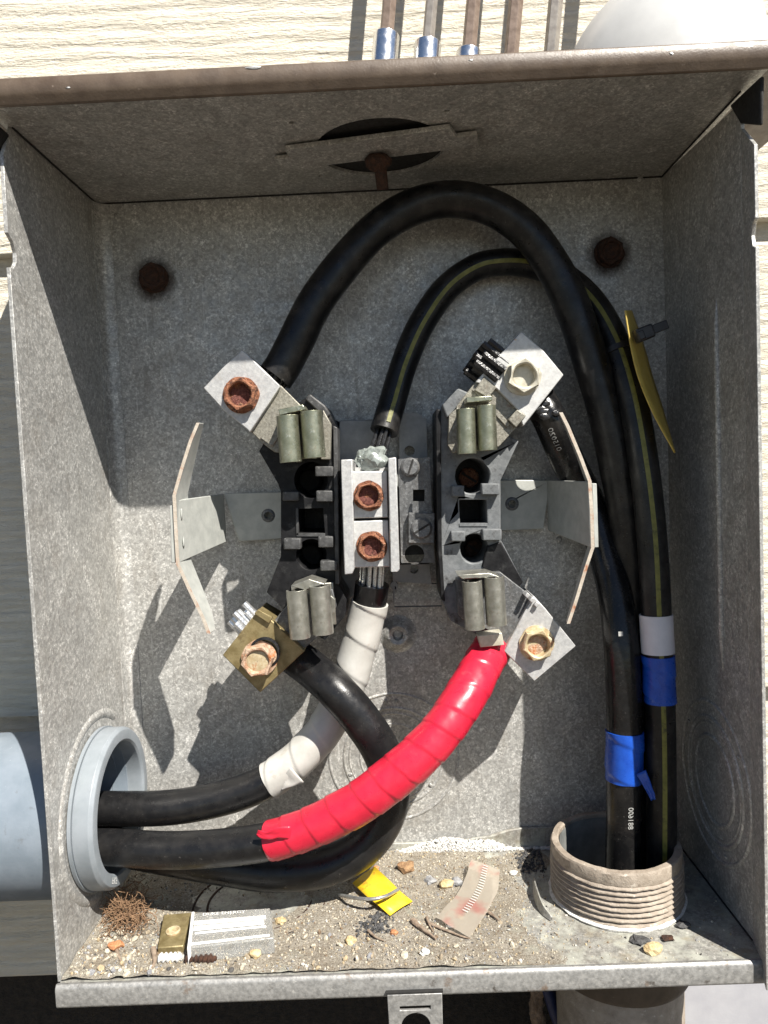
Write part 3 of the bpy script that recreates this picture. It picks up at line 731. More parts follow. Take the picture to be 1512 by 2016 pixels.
# lugs
l1 = lug(tbl, [(400, 764), (438, 724), (476, 688), (488, 698), (552, 760), (492, 852), (487, 846), (440, 808)], 5.05, 2.5, 'alu', (475, 778), 'rust', 'rust_core', .80, .55, 11, spin=.2, dish=.42)
l2 = lug(tbl, [(438, 1290), (506, 1204), (536, 1222), (600, 1282), (512, 1364)], 5.0, 2.6, 'brass', (512, 1294), 'rust_pale', 'rust_gold', .80, .9, 23, spin=.4, dish=.16, collar=True)
MB().prism(pxpoly([(500, 1208), (508, 1200), (536, 1216), (530, 1228)], 4.8), 4.8, 5.2).build('lug_crimp', 'brass', l2, bevel=.04)

tbr = thing('terminal_block', P(930, 1010, 9), 'dusted moulded terminal block, greyed as if sunlit, right of the centre bolts', 'terminal block', 'black meter terminal blocks')
outr = [(866, 806), (902, 768), (925, 772), (985, 850), (1022, 868), (986, 945), (986, 1062), (1030, 1146), (1014, 1166), (985, 1150), (940, 1250), (886, 1222), (872, 1185), (866, 1075)]
h1 = [(p.x, p.z) for p in [P(930 + 34 * math.cos(i * math.pi / 16), 937 + 35 * math.sin(i * math.pi / 16), YI) for i in range(32)]]
h2 = [(p.x, p.z) for p in [P(934 + 28 * math.cos(i * math.pi / 16), 1080 + 29 * math.sin(i * math.pi / 16), YI) for i in range(32)]]
sq = pxpoly([(904, 984), (958, 984), (960, 1034), (906, 1034)], YI)
MB().prism(pxpoly(outr, YI), YI, YI + 3.4, [h1, h2, sq]).build('insulating_base', 'lit_grey_mould', tbr, bevel=.07)
MB().prism(pxpoly([(870, 810), (1015, 868), (982, 945), (982, 1060), (1022, 1146), (940, 1240), (880, 1210)], YI + 3.3), YI + 3.3, D - .02).build('base_plinth', 'bakelite', tbr, bevel=.05)
MB().prism(pxpoly([(960, 1075), (986, 1066), (1030, 1146), (1014, 1168), (948, 1115)], YI - .08), YI - .08, YI + .3).build('base_arm', 'bakelite', tbr, bevel=.06)
MB().prism(pxpoly([(858, 806), (867, 806), (870, 1075), (876, 1185), (868, 1180), (862, 1075)], YI - .15), YI - .15, YI + 3).build('side_rib', 'bakelite', tbr, bevel=.04)
studs(tbr, [R4(948, 952, 984, 974), R4(890, 956, 914, 978), R4(888, 1046, 916, 1066), R4(950, 1042, 988, 1064)], YI - .5, .65, 'lit_grey_mould')
MB().prism(pxpoly([(870, 798), (902, 764), (925, 774), (880, 824)], YI - .5), YI - .5, YI + .3).build('corner_ridge', 'lit_grey_mould', tbr, bevel=.07)
for u, v, mt in ((922, 940, 'rust'), (934, 1080, 'rust_dark')):
    q = P(u, v, YI + 3); sc = MB().lathe([(0, .7), (.42, .7), (.52, .6), (.52, 0)], (q.x, YI + 3.3, q.z), (0, -1, 0), 24).build('base_screw', mt, tbr)
    MB().box((q.x, YI + 2.59, q.z), (.9, .05, .12), .6).build('screw_slot', 'dark', sc)
for r in ([(904, 1030), (960, 1030), (960, 1036), (904, 1036)],):
    MB().prism(pxpoly(r, YI - .05), YI - .05, YI + .2).build('window_frame', 'lit_grey_mould', tbr, bevel=.02)
strap(tbr, [(936, 752), (975, 730), (1040, 810), (1032, 826), (982, 880), (905, 880), (898, 800)], YI - .6, .5, 'strap', [(930, 768), (940, 762), (1006, 836), (998, 842)])
MB().prism(pxpoly([(1000, 826), (1018, 806), (1036, 818), (1016, 842)], YI - .9), YI - .9, YI - .5).build('strap_lug_step', 'strap', tbr, bevel=.04)
MB().prism(pxpoly([(934, 768), (954, 740), (978, 762), (962, 784)], YI - .9), YI - .9, YI - .5).build('strap_lug_step', 'strap', tbr, bevel=.04)
strap(tbr, [(905, 1132), (985, 1126), (1052, 1178), (1046, 1200), (1000, 1282), (960, 1240), (905, 1210)], YI - .5, .45, 'galv_dark')
MB().prism(pxpoly([(884, 816), (902, 802), (906, 888), (892, 892), (882, 876)], YI - .7), YI - .7, YI - .1).build('cheek_plate', 'strap', tbr, bevel=.04)
MB().prism(pxpoly([(898, 1140), (912, 1132), (920, 1228), (902, 1210)], YI - .7), YI - .7, YI - .1).build('cheek_plate', 'galv_dark', tbr, bevel=.04)
jaw(tbr, 903, 800, 978, 890, 3.6, 'jaw', .0, top=[(918, 782), (968, 779), (970, 788), (919, 793)])
jaw(tbr, 916, 1142, 996, 1238, 3.6, 'jaw_grey', -.03, curls=True, top=[(900, 1132), (962, 1128), (985, 1136), (910, 1140)], bottom=[(941, 1252), (988, 1246), (993, 1270), (946, 1275)])
l3 = lug(tbr, [(936, 752), (1026, 652), (1070, 690), (1110, 738), (1030, 840), (1018, 806), (976, 764)], 5.1, 2.5, 'alu_clean', (1028, 742), 'zinc', 'zinc', .82, .66, 37, spin=.1, dish=.46)
l4 = lug(tbr, [(992, 1282), (1050, 1172), (1074, 1198), (1134, 1272), (1052, 1342)], 5.0, 2.5, 'alu', (1056, 1266), 'rust_gold', 'rust_pale', .78, .55, 41, spin=.3, dish=.36)
for k in range(3):
    q = P(1036 + k * 9, 1170 + k * 9, 5.1); MB().box(q, (.22, .7, .2), -.8).build('lug_tooth', 'alu', l4, bevel=.03)

# ================================================================== NEUTRAL TERMINAL
ntl = thing('neutral_terminal', P(740, 1010, 9), 'aluminium neutral terminal with two stacked rusty bolts in the centre', 'terminal')
Y0 = 8.9
MB().prism(pxpoly([(668, 828), (740, 826), (742, 905), (784, 902), (784, 1110), (672, 1190), (668, 1120)], Y0), Y0, Y0 + .25).build('back_plate', 'plate_white', ntl, bevel=.04)
MB().prism(pxpoly([(786, 832), (792, 814), (816, 812), (830, 816), (832, 822), (840, 824), (842, 905), (786, 905)], Y0 - .5), Y0 - .5, Y0 + .2, [circle(P(806, 888, Y0).x, P(806, 888, Y0).z, .26, 18)]).build('upper_tongue', 'plate_white', ntl, bevel=.03)
MB().prism(pxpoly([(772, 1112), (846, 1110), (850, 1150), (870, 1150), (870, 1194), (776, 1196)], Y0 - .2), Y0 - .2, Y0 + .2, [circle(P(815, 1120, Y0).x, P(815, 1120, Y0).z, .22, 16), circle(P(776, 1152, Y0).x, P(776, 1152, Y0).z, .22, 16)]).build('lower_tongue', 'plate_white', ntl, bevel=.03)
sqh = pxpoly([(813, 964), (836, 964), (836, 987), (813, 987)], 7.0)
MB().prism(pxpoly([(784, 904), (846, 900), (850, 1000), (856, 1108), (790, 1108)], 7.0), 7.0, 7.4, [sqh, circle(P(816, 1092, 7).x, P(816, 1092, 7).z, .5, 20)]).build('bond_plate', 'galv_dark', ntl, bevel=.04)
MB().box(P(818, 1004, 7.9), (1.6, .6, 4.6)).build('bond_backing', 'dark', ntl)
q = P(808, 920, 6.9); s1 = MB().lathe([(0, .22), (.36, .24), (.47, .14), (.50, -.05)], (q.x, 6.98, q.z), (0, -1, 0), 26).build('slotted_screw', 'galv_dark', ntl)
MB().box((q.x, 6.76, q.z), (.10, .06, .85), .35).build('screw_slot', 'dark', s1)
q = P(830, 1040, 6.6)
MB().box((q.x, 6.75, q.z), (1.32, .38, 1.55), .06).build('square_washer', 'galv_dark', ntl, bevel=.05)
s2 = MB().lathe([(0, .16), (.42, .18), (.52, .1), (.54, -.02)], (q.x, 6.55, q.z), (0, -1, 0), 26).build('slotted_screw', 'galv_dark', ntl)
MB().box((q.x, 6.38, q.z), (.10, .06, .9), 1.05).build('screw_slot', 'dark', s2)
# channel rails
for rr, yf in (([(671, 905), (694, 904), (698, 1118), (694, 1130), (678, 1132)], 4.7), ([(764, 902), (780, 900), (787, 1120), (784, 1126), (768, 1126)], 4.5)):
    MB().prism(pxpoly(rr, yf), yf, Y0).build('channel_rail', 'alu', ntl, bevel=.05)
MB().prism(pxpoly([(694, 920), (764, 920), (768, 1112), (698, 1112)], 7.2), 7.2, Y0).build('channel_floor', 'alu', ntl)
na = MB().prism(pxpoly([(690, 928), (762, 927), (764, 1019), (694, 1021)], 5.0), 5.0, 7.3).build('lug', 'alu_clean', ntl, bevel=.05)
nb_ = MB().prism(pxpoly([(694, 1026), (764, 1024), (768, 1116), (696, 1118)], 5.0), 5.0, 7.3).build('lug', 'alu_clean', ntl, bevel=.05)
for l, (u, v), sd_ in ((na, (726, 976), 51), (nb_, (732, 1076), 62)):
    q = P(u, v, 5); o, c = bolt_at((q.x, 5.02, q.z), l, 'rust', 'rust_core', .68, .46, .38, .50, sd_, .035, spin=.3)
    c.build('screw_core', 'rust_core', l, smooth=60)

# ================================================================== CABLES
def proj(p):
    q = CR.transposed() @ (V(p) - CAMP); return 756 + FPX * q.x / -q.z, 1008 - FPX * q.y / -q.z
def near(path, u, v):
    b = min(range(len(path)), key=lambda i: (proj(path[i])[0] - u) ** 2 + (proj(path[i])[1] - v) ** 2)
    return b
def route(pts, ds=.14): return spline([P(*p) for p in pts], ds)
def frames(path, i, ref=V((0, -1, 0))):
    t = (path[min(i + 1, len(path) - 1)] - path[max(i - 1, 0)]).normalized()
    e1 = (ref - t * ref.dot(t)).normalized(); return t, e1, t.cross(e1)
def jacket(path, r, mat, parent, wob=.02, seed=0):
    f = lambda L, a, t: r + wob * noise.noise(V((L * .35 + seed * 7, math.cos(a) * .7, math.sin(a) * .7))) + .006 * noise.noise(V((L * 2.5, math.cos(a) * 3, math.sin(a) * 3 + seed)))
    return MB().tube(path, f, 26).build('jacket', mat, parent, smooth=70)
def stripe(path, r, mat, parent, a0, a1):
    return MB().tube(path, r + .022, 6, a0, a1, caps=False).build('stripe', mat, parent, smooth=70)
def wrap(path, r, mat, parent, pitch=1.3, th=.07, name='tape_wrap', seed=0, sense=1):
    fine = spline(path, .06)
    def f(L, a, t):
        k = (L / pitch + sense * a / (2 * math.pi) + .15 * noise.noise(V((L * .3, seed, 0)))) % 1.0
        e = th * (1 - k) if k > .06 else th * k / .06
        return r + .025 + e + .03 * noise.noise(V((L * .8, math.cos(a) * 1.2 + seed, math.sin(a) * 1.2)))
    return MB().tube(fine, f, 40).build(name, mat, parent, smooth=50)
def strands(path_end, d, r, n, mat, parent, ln=1.0, wr=.10, spread=.05, jit=.15):
    e1 = d.orthogonal().normalized(); e2 = d.cross(e1); k = 0
    for i in range(n):
        rr = r * math.sqrt((i + .5) / n); a = i * 2.399963
        o = path_end + (e1 * math.cos(a) + e2 * math.sin(a)) * rr
        tip = o + d * (ln + random.uniform(-jit, jit)) + (e1 * math.cos(a) + e2 * math.sin(a)) * spread
        MB().tube([o, o.lerp(tip, .5) + e1 * random.uniform(-.02, .02), tip], wr, 8).build('strand', mat, parent)
def lettering_on(path, i, r, body, size, mat, parent, ang=0.0, sense=1):
    """print that follows the jacket: x of the text runs along the cable, y round it"""
    def fr(x, y):
        j = i + sense * x / .14; j0 = max(0, min(len(path) - 2, int(math.floor(j)))); k = j - j0
        p = path[j0].lerp(path[j0 + 1], k); t, e1, e2 = frames(path, j0)
        a = ang + sense * y / r
        return p + (e1 * math.cos(a) + e2 * math.sin(a)) * (r + .03)
    return text_mesh(body, size, fr, 'printed_number', mat, parent)
def flap(pts, width, mat, parent, name='tape_flap', seed=0):
    """a loose, crumpled end of tape"""
    p = spline(pts, .12); mb = MB(); vs = []; n = len(p)
    for i, q in enumerate(p):
        t, e1, e2 = frames(p, i)
        w = width * (1 - .55 * i / (n - 1))
        for k in range(7):
            s = (k / 6 - .5)
            z = .07 * noise.noise(V((i * .35, k * .9, seed))) * (.3 + i / n)
            vs.append(q + e2 * s * w + e1 * z)
    fs = [(i * 7 + k, i * 7 + k + 1, (i + 1) * 7 + k + 1, (i + 1) * 7 + k) for i in range(n - 1) for k in range(6)]
    o = mb.add(vs, fs).build(name, mat, parent, smooth=80)
    sm = o.modifiers.new('thick', 'SOLIDIFY'); sm.thickness = .02 * S
    return o

# A: arches over the top to the upper left lug
A = route([(1256, 1900, 6.4), (1256, 1700, 6.4), (1258, 1500, 6.5), (1254, 1300, 6.8), (1240, 1080, 6.7), (1216, 920, 6.5), (1190, 800, 6.5), (1160, 700, 6.6), (1125, 600, 6.7), (1088, 525, 6.8), (1035, 455, 6.9),
           (970, 409, 7.0), (900, 392, 7.0), (830, 402, 7.0), (760, 438, 6.9), (690, 505, 6.7), (625, 590, 6.4), (578, 680, 6.2), (556, 722, 6.1), (535, 752, 6.0)])
ca_ = thing('power_cable', A[0], 'thick black cable arching over the top to the upper left lug', 'cable')
jacket(A[:-2], .87, 'cable_old', ca_, .06, 1)
strands(A[-6], (A[-1] - A[-6]).normalized(), .55, 14, 'strand_dark', ca_, 1.0, .12)
for k in range(7):
    q = A[-7 - k % 3] + V((random.uniform(-.5, .4), random.uniform(-.8, -.3), random.uniform(-.4, .3)))
    MB().blob(q, random.uniform(.12, .28), k, .5, 2, (1, .6, 1.2)).build('compound_smear', 'strand_dark', ca_)
# B: striped neutral
B = route([(1302, 1900, 4.7), (1302, 1700, 4.7), (1302, 1500, 4.7), (1298, 1340, 4.7), (1292, 1220, 4.8), (1284, 1060, 5.0), (1268, 920, 5.3), (1243, 780, 5.9), (1208, 670, 6.9), (1160, 590, 7.9), (1100, 540, 8.6),
           (1040, 520, 8.75), (985, 517, 8.75), (935, 528, 8.7), (880, 567, 8.6), (832, 635, 8.4), (797, 712, 8.1), (772, 795, 7.6), (756, 850, 7.1), (742, 900, 6.6), (735, 935, 6.3)])
cb_ = thing('neutral_cable', B[0], 'thinner black cable with a yellow stripe curving to the centre terminal', 'cable')
nb2 = near(B, 752, 850)
jacket(B[:nb2 + 1], .70, 'cable_old', cb_, .03, 2)
stripe(B[:nb2 - 1], .70, 'stripe', cb_, -.28, .02)
strands(B[nb2], (B[nb2 + 5] - B[nb2]).normalized(), .42, 12, 'strand_dark', cb_, 1.3, .10)
q = P(735, 902, 5.5)
MB().blob(q, .72, 4, .45, 3, (.95, .8, .9), 1.6).build('oxide_compound', 'compound', cb_)
MB().blob(q + V((-.5, .1, .0)), .42, 9, .5, 3, (.8, .8, 1.0), 1.8).build('oxide_compound', 'compound', cb_)
i0, i1 = near(B, 1292, 1285), near(B, 1290, 1208)
MB().tube(B[i0:i1 + 1], .775, 28).build('white_label', 'label_white', cb_, smooth=50)
i0, i1 = near(B, 1300, 1382), near(B, 1296, 1292)
wrap(B[i0:i1 + 1], .71, 'tape_blue', cb_, 1.5, .05, 'blue_tape', 3)
# C: to the upper right lug
C = route([(1226, 1900, 4.9), (1226, 1700, 4.9), (1228, 1550, 4.9), (1229, 1420, 5.0), (1224, 1280, 5.3), (1212, 1180, 6.0), (1192, 1095, 6.9), (1168, 1015, 7.6), (1145, 962, 7.7), (1121, 915, 7.1), (1100, 868, 6.3), (1082, 825, 6.0), (1062, 790, 6.3), (1046, 766, 6.4)])
cc_ = thing('power_cable', C[0], 'black cable with white printed numbers rising behind the right bracket', 'cable')
jacket(C[:-1], .84, 'cable_wet', cc_, .03, 3)
i0, i1 = near(C, 1228, 1532), near(C, 1229, 1440)
wrap(C[i0:i1 + 1], .85, 'tape_blue', cc_, 1.9, .05, 'blue_tape', 5)
flap([P(1262, 1520, 4.0), P(1272, 1540, 3.9), P(1282, 1562, 3.95), P(1286, 1575, 4.0)], .5, 'tape_blue', cc_, 'blue_tape_end', 2)
lettering_on(C, near(C, 1230, 1597), .84, '881600', .36, 'ink_white', cc_, .08, 1)
lettering_on(C, near(C, 1092, 850), .84, '015020', .34, 'ink_white', cc_, -.42, 1)
MB().box(P(1222, 1248, 4.48), (.22, .02, .22)).build('paint_fleck', 'ink_white', cc_)
e = P(1070, 804, 5.6)
for k in range(6):
    MB().blob(e + V((random.uniform(-.3, .7), random.uniform(-.85, -.5), random.uniform(-.5, .2))), random.uniform(.12, .26), k + 20, .5, 2, (1.2, .5, .8)).build('compound_smear', 'strand_dark', cc_)
# strand stubs poking out of the upper left face of the upper right lug
d = (P(920, 690, 5) - P(990, 745, 5)).normalized()
strands(P(985, 738, 5.9), d, 1.0, 30, 'strand_dark', cc_, 1.45, .19, .0, .22)

# D: white taped neutral from the left conduit
Dp = route([(20, 1590, 6.6), (120, 1592, 6.5), (215, 1592, 6.3), (330, 1590, 6.2), (430, 1573, 6.2), (510, 1546, 6.2), (570, 1508, 6.2), (622, 1458, 6.3), (660, 1400, 6.5), (688, 1335, 6.6), (710, 1262, 6.6), (726, 1195, 6.5), (734, 1140, 6.3), (736, 1100, 6.3)])
cd_ = thing('neutral_cable', Dp[0], 'black cable wrapped in white tape rising to the centre terminal', 'cable')
k1 = near(Dp, 733, 1150)
jacket(Dp[:k1 + 1], .86, 'cable', cd_, .01, 4)
strands(Dp[k1 - 1], (Dp[-1] - Dp[k1]).normalized(), .62, 16, 'strand', cd_, 1.4, .11, 0)
wrap(Dp[near(Dp, 530, 1536):near(Dp, 728, 1180)], .88, 'tape_white', cd_, 1.75, .06, 'white_tape', 7)
flap([P(585, 1525, 5.2), P(568, 1538, 5.3), P(548, 1550, 5.4)], 1.0, 'tape_white', cd_, 'white_tape_end', 5)
# E: red taped line in front
Ep = route([(20, 1668, 4.4), (120, 1668, 4.3), (215, 1668, 4.0), (330, 1674, 3.4), (450, 1668, 2.8), (560, 1648, 2.3), (680, 1596, 2.0), (780, 1526, 2.1), (860, 1450, 2.6), (915, 1372, 3.5), (950, 1308, 5.0), (974, 1270, 6.3), (1000, 1248, 6.8), (1016, 1238, 6.9)])
ce_ = thing('power_cable', Ep[0], 'black cable wrapped in red tape running to the lower right lug', 'cable')
jacket(Ep[:-2], .84, 'cable', ce_, .01, 5)
ka, kb = near(Ep, 532, 1655), near(Ep, 974, 1272)
seg = Ep[ka:kb + 1]
def redr(t): return .87 + .09 * min(1, t * 2.2)
fine = spline(seg, .06)
def rf(L, a, t):
    k = (L / 1.18 - a / (2 * math.pi) + .55 * noise.noise(V((L * .31, 3, 0))) + .05 * noise.noise(V((L, math.cos(a) * 2, math.sin(a) * 2)))) % 1.0
    e_ = .042 * (1 - k) if k > .03 else .042 * k / .03
    return redr(t) + e_ + .03 * noise.noise(V((L * .7, math.cos(a) * 1.2, math.sin(a) * 1.2))) + .012 * noise.noise(V((L * 3 + a * 2, math.cos(a) * 2, math.sin(a) * 2)))
MB().tube(fine, rf, 44).build('red_tape', 'tape_red', ce_, smooth=50)
flap([P(572, 1640, 1.35), P(548, 1640, 1.3), P(525, 1646, 1.35), P(506, 1640, 1.4)], .62, 'tape_red', ce_, 'red_tape_end', 8)
# F: loops under the red one and back up to the lower left lug
Fp = route([(20, 1655, 6.6), (120, 1658, 6.4), (215, 1664, 6.0), (320, 1682, 5.6), (430, 1702, 5.1), (540, 1716, 4.7), (640, 1706, 4.6), (715, 1668, 4.7), (758, 1610, 4.8), (770, 1548, 4.8), (752, 1482, 4.7), (712, 1418, 4.6), (660, 1358, 4.8), (612, 1316, 5.9), (585, 1296, 6.3), (560, 1275, 6.4)])
cf_ = thing('power_cable', Fp[0], 'bare black cable looping under the red one to the lower left lug', 'cable')
jacket(Fp[:near(Fp, 568, 1281)], .93, 'cable', cf_, .01, 6)
d = (P(455, 1205, 5.3) - P(500, 1250, 5.3)).normalized()
strands(P(505, 1246, 6.0), d, .62, 14, 'strand', cf_, 1.25, .17, 0, .25)

# ================================================================== TAG AND TIE ON THE STRIPED CABLE
tg = thing('cable_tag', P(1275, 755, 5), 'yellow plastic tag hanging edge-on from the striped cable', 'tag')
fr_ = [P(1229, 612, 4.3), P(1240, 680, 4.2), P(1256, 745, 4.1), P(1285, 815, 4.1), P(1327, 892, 4.2)]
rr_ = [P(1242, 612, 6.4), P(1266, 680, 6.4), P(1284, 745, 6.4), P(1302, 800, 6.2), P(1326, 886, 4.9)]
a_ = spline(fr_, .3); b_ = spline(rr_, .3); n = 24; vs = []
for i in range(n + 1):
    p = a_[int(i / n * (len(a_) - 1))]; r = b_[int(i / n * (len(b_) - 1))]
    for k in range(5): vs.append(p.lerp(r, k / 4) + V((.02 * math.sin(k / 4 * math.pi), 0, 0)))
o = MB().add(vs, [(i * 5 + k, i * 5 + k + 1, (i + 1) * 5 + k + 1, (i + 1) * 5 + k) for i in range(n) for k in range(4)]).build('tag_plate', 'tag_yellow', tg, smooth=70)
sm = o.modifiers.new('thick', 'SOLIDIFY'); sm.thickness = .06 * S
zt = thing('cable_tie', P(1270, 655, 5), 'black nylon cable tie holding the yellow tag', 'cable tie')
h0, h1_ = P(1250, 664, 4.2), P(1285, 650, 4.0)
dd = (h1_ - h0); an = math.atan2(-dd.z, dd.x)
MB().box((h0 + h1_) / 2, (dd.length, .6, .62), an).build('tie_head', 'zip', zt, bevel=.08)
MB().box(P(1262, 660, 3.85), (.3, .2, .4), an).build('tie_pawl', 'zip', zt, bevel=.04)
MB().box(P(1296, 645, 4.05), (.9, .16, .42), an).build('tie_tail', 'zip', zt, bevel=.04)
ib = near(B, 1222, 690); MB().tube(B[ib - 1:ib + 2], .78, 24).build('tie_band', 'zip', zt, smooth=40)

# ================================================================== CONDUITS
gc = thing('grey_conduit', (-1, HY, HZ - 3.8), 'blue-grey plastic conduit entering the left wall with a bushing ring', 'conduit')
XA = V((1, 0, 0)); PCZ = HZ - .2
MB().lathe([(3.86, -40), (3.86, -.22), (3.0, -.22), (3.0, -40)], (0, HY, PCZ), XA, 72, closed=True).build('pipe', 'pvc', gc, smooth=40)
MB().lathe([(3.24, -.5), (3.24, .3), (2.98, .3), (2.98, -.5)], (0, HY, HZ), XA, 64, closed=True).build('threaded_neck', 'pvc', gc, smooth=40)
bu = MB().lathe([(3.02, .28), (3.70, .22), (3.74, .26), (3.74, .98), (3.62, 1.14), (3.56, 1.16), (3.14, 1.16), (3.04, 1.06), (3.02, .9)], (0, HY, HZ), XA, 72, closed=True).build('bushing_ring', 'pvc_lip', gc, smooth=20, bevel=.02)
MB().lathe([(3.60, .06), (3.80, .06), (3.80, .22), (3.60, .22)], (0, HY, HZ), XA, 72, closed=True).build('locknut', 'pvc_lip', gc, smooth=38)
def ringtext(body, a, size=.5):
    def f(x, y):
        an = a - x / 3.3; rr = 3.31 + y
        return V((1.185, HY - math.cos(an) * rr, HZ + math.sin(an) * rr))
    text_mesh(body, size, f, 'moulded_letters', 'ridge', bu)
ringtext('FKF', -1.05, .42)

bc = thing('brown_conduit', (PC.x, PC.y, -12), 'threaded brown conduit standing up through the box floor', 'conduit')
pr = [(2.70, 2.62), (2.78, 2.66), (3.02, 2.64), (3.07, 2.56), (3.06, 2.05)]
z = 2.0
while z > -.05:
    pr += [(3.05, z), (3.14, z - .08), (3.14, z - .13), (3.01, z - .21)]; z -= .245
pr += [(3.04, -.3), (3.04, -30), (2.70, -30), (2.70, -.3)]
def pj(p, d, j):
    if j == 0 or p.z < -.3: return p
    return p + d * (.035 * noise.noise(V((p.x * 1.3, p.y * 1.3, p.z * 6))) + .02 * noise.noise(p * 6)) + V((0, 0, .03 * noise.noise(p * 3) + .022 * math.sin(p.z) + (.06 * noise.noise(V((d.x * 2, d.y * 2, 3))) if p.z > 2.4 else 0)))
tp_ = MB().lathe(pr, PC, n=120, jit=pj, closed=True).build('threaded_pipe', 'pipe_brown', bc, smooth=32)
MB().lathe([(2.66, 2.5), (2.66, -30)], PC, n=64).build('bore_lining', 'pipe_in', bc, smooth=40)
MB().lathe([(3.10, -.1), (3.45, -.16), (3.52, -.3), (3.5, -.42), (3.06, -.42)], PC, n=40).build('locknut', 'galv_floor', bc, smooth=30)
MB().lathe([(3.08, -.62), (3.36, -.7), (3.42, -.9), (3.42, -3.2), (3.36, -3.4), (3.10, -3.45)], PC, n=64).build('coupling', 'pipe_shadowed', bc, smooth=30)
MB().lathe([(3.06, .02), (3.22, .03), (3.26, .12), (3.10, .20)], PC, n=60, jit=lambda p, d, j: p + d * .08 * noise.noise(p * 2.2) + V((0, 0, .04 * noise.noise(p * 3)))).build('white_residue', 'crust', bc)

# things under the box
fo = MB(); fp = spline([P(1062, 1940, 8.6), P(1056, 1980, 8.6), P(1062, 2030, 8.6), P(1060, 2080, 8.6)], .08)
fo.tube(fp, lambda L, a, t: .36 + .14 * noise.noise(V((L * 2.2, math.cos(a) * 1.5, math.sin(a) * 1.5))) + .08 * noise.noise(V((L * 6, math.cos(a) * 4, math.sin(a) * 4))), 24)
tag(fo.build('sealant_strand', 'foam', smooth=50), 'lumpy brown strand of old sealant hanging under the box floor', 'sealant')
bl = MB().tube(spline([P(1078, 1945, 7.6), P(1092, 1990, 7.4), P(1110, 2040, 7.2), P(1125, 2100, 7)], .2), .33, 16)
tag(bl.build('blue_cable', 'blue_shaded', smooth=60), 'thin blue cable, coloured dark for shade, under the box beside the brown conduit', 'cable')
ge = thing('grey_cabinet', (37, 8.8, -40), 'light grey utility cabinet at the lower right below the meter box', 'cabinet')
MB().box((35.5, 9.4, -21.4), (20.5, 1.4, 40)).build('cabinet_body', 'board_grey', ge, bevel=.3)
MB().box((35.5, 8.60, -21.4), (19.6, .16, 39)).build('cabinet_door', 'board_grey', ge, bevel=.06)

# ================================================================== TOOLS AND CAP ON TOP OF THE BOX
ZT = H + .76
def driver(u, v, sock_top, sr, mat, label, rs=.33):
    Yd = 7.1
    b = P(u, v, Yd); base = V((b.x - (b.z - ZT) * .13, Yd - (b.z - ZT) * .03, ZT + .08))
    root = thing('hex_driver', base, label, 'hex driver', 'hex drivers standing on the box')
    axd = V((.13, .03, 1)).normalized()
    MB().lathe([(0, .5), (rs, .5), (rs, 22), (rs * .9, 22.2), (0, 22.2)], base, axd, 6).build('hex_shaft', mat, root, smooth=20, bevel=.02)
    t = sock_top
    MB().lathe([(0, 0), (sr, 0), (sr, .15), (sr * .96, .4), (sr, .7), (sr, t - .10), (sr * .985, t - .03), (sr * .94, t), (rs + .04, t), (rs * .7, t - .2), (0, t - .2)], base, axd, 40).build('socket', 'chrome', root, smooth=30)
for a_ in ((764, 40, 0, .64, 'hex_brown', 'bronze hex driver in the tallest chrome socket, leftmost of the row'),
           (847, 40, 0, .66, 'hex_grey', 'grey hex driver in a chrome socket, second from the left'),
           (929, 40, 0, .60, 'hex_brown', 'bronze hex driver whose chrome socket barely shows, third from the left'),
           (1013, 40, 0, .55, 'hex_brown', 'bronze hex driver without visible socket, fourth from the left'),
           (1091, 40, 0, .55, 'hex_grey', 'dark grey hex driver nearest the white cap'),
           (1226, -6, 0, .55, 'hex_brown', 'hex driver mostly hidden behind the white cap')):
    tops = {764: P(761, 57, 6.5).z - ZT, 847: P(842, 74, 6.5).z - ZT, 929: P(925, 90, 6.5).z - ZT}
    driver(a_[0], a_[1], tops.get(a_[0], 3.8), a_[3], a_[4], a_[5], .36 if a_[0] != 847 else .31)
cp = P(1318, 60, 3.2); mb = MB(); NR, NA = 26, 64; vs = []
for i in range(NR + 1):
    rho = math.sin(i / NR * math.pi / 2)
    for j in range(NA):
        ph = 2 * math.pi * j / NA; cs = .5 + .5 * math.cos(ph)
        zz = 5.0 * max(0, 1 - rho ** (2.1 + 3.2 * cs)) ** (.50 - .06 * cs)
        rx = 4.05 if math.cos(ph) > 0 else 4.75
        vs.append(V((cp.x + rho * rx * math.cos(ph), 3.4 + rho * 4.0 * math.sin(ph), ZT + .02 + zz)))
fs = [(i * NA + j, i * NA + (j + 1) % NA, (i + 1) * NA + (j + 1) % NA, (i + 1) * NA + j) for i in range(NR) for j in range(NA)]
tag(mb.add(vs, fs).build('plastic_cap', 'white_plastic', smooth=60), 'smooth white rounded plastic cap lying on top of the hood', 'cap')

# ================================================================== DEBRIS ON THE FLOOR
def floor_h(x, y):
    """height of the dirt at a spot on the floor"""
    cover = 1 / (1 + math.exp((x - 19.6 - .8 * noise.noise(V((x * .3, y * .5, 7))) * 3 + (y - 4.5) * .1) * .9))              # fades out toward the pipe
    bare = min(1, 1.5 * math.exp(-((x - 7.2) ** 2 / 8 + (y - 5.4) ** 2 / 3.2)))               # nearly bare patch under the loop
    h = .16 * cover * (1 - 1.1 * bare) - .05 * bare + .13 * math.exp(-((x - 2.2) ** 2 / 5 + (y - 1.4) ** 2 / 2.0)) + .10 * cover * math.exp(-((x - 15) ** 2 / 30 + (y - 6.8) ** 2 / 5))
    h += .10 * math.exp(-((x - 21.6) ** 2 / 1.2 + (y - 8.2) ** 2 / 1.0))
    n_ = noise.noise(V((x * .9, y * .9, 0))) * .09 + noise.noise(V((x * 2.6, y * 2.6, 4))) * .05
    return max(-.06, h * (1 + n_ * 4) + n_ * .6 * cover - .045)
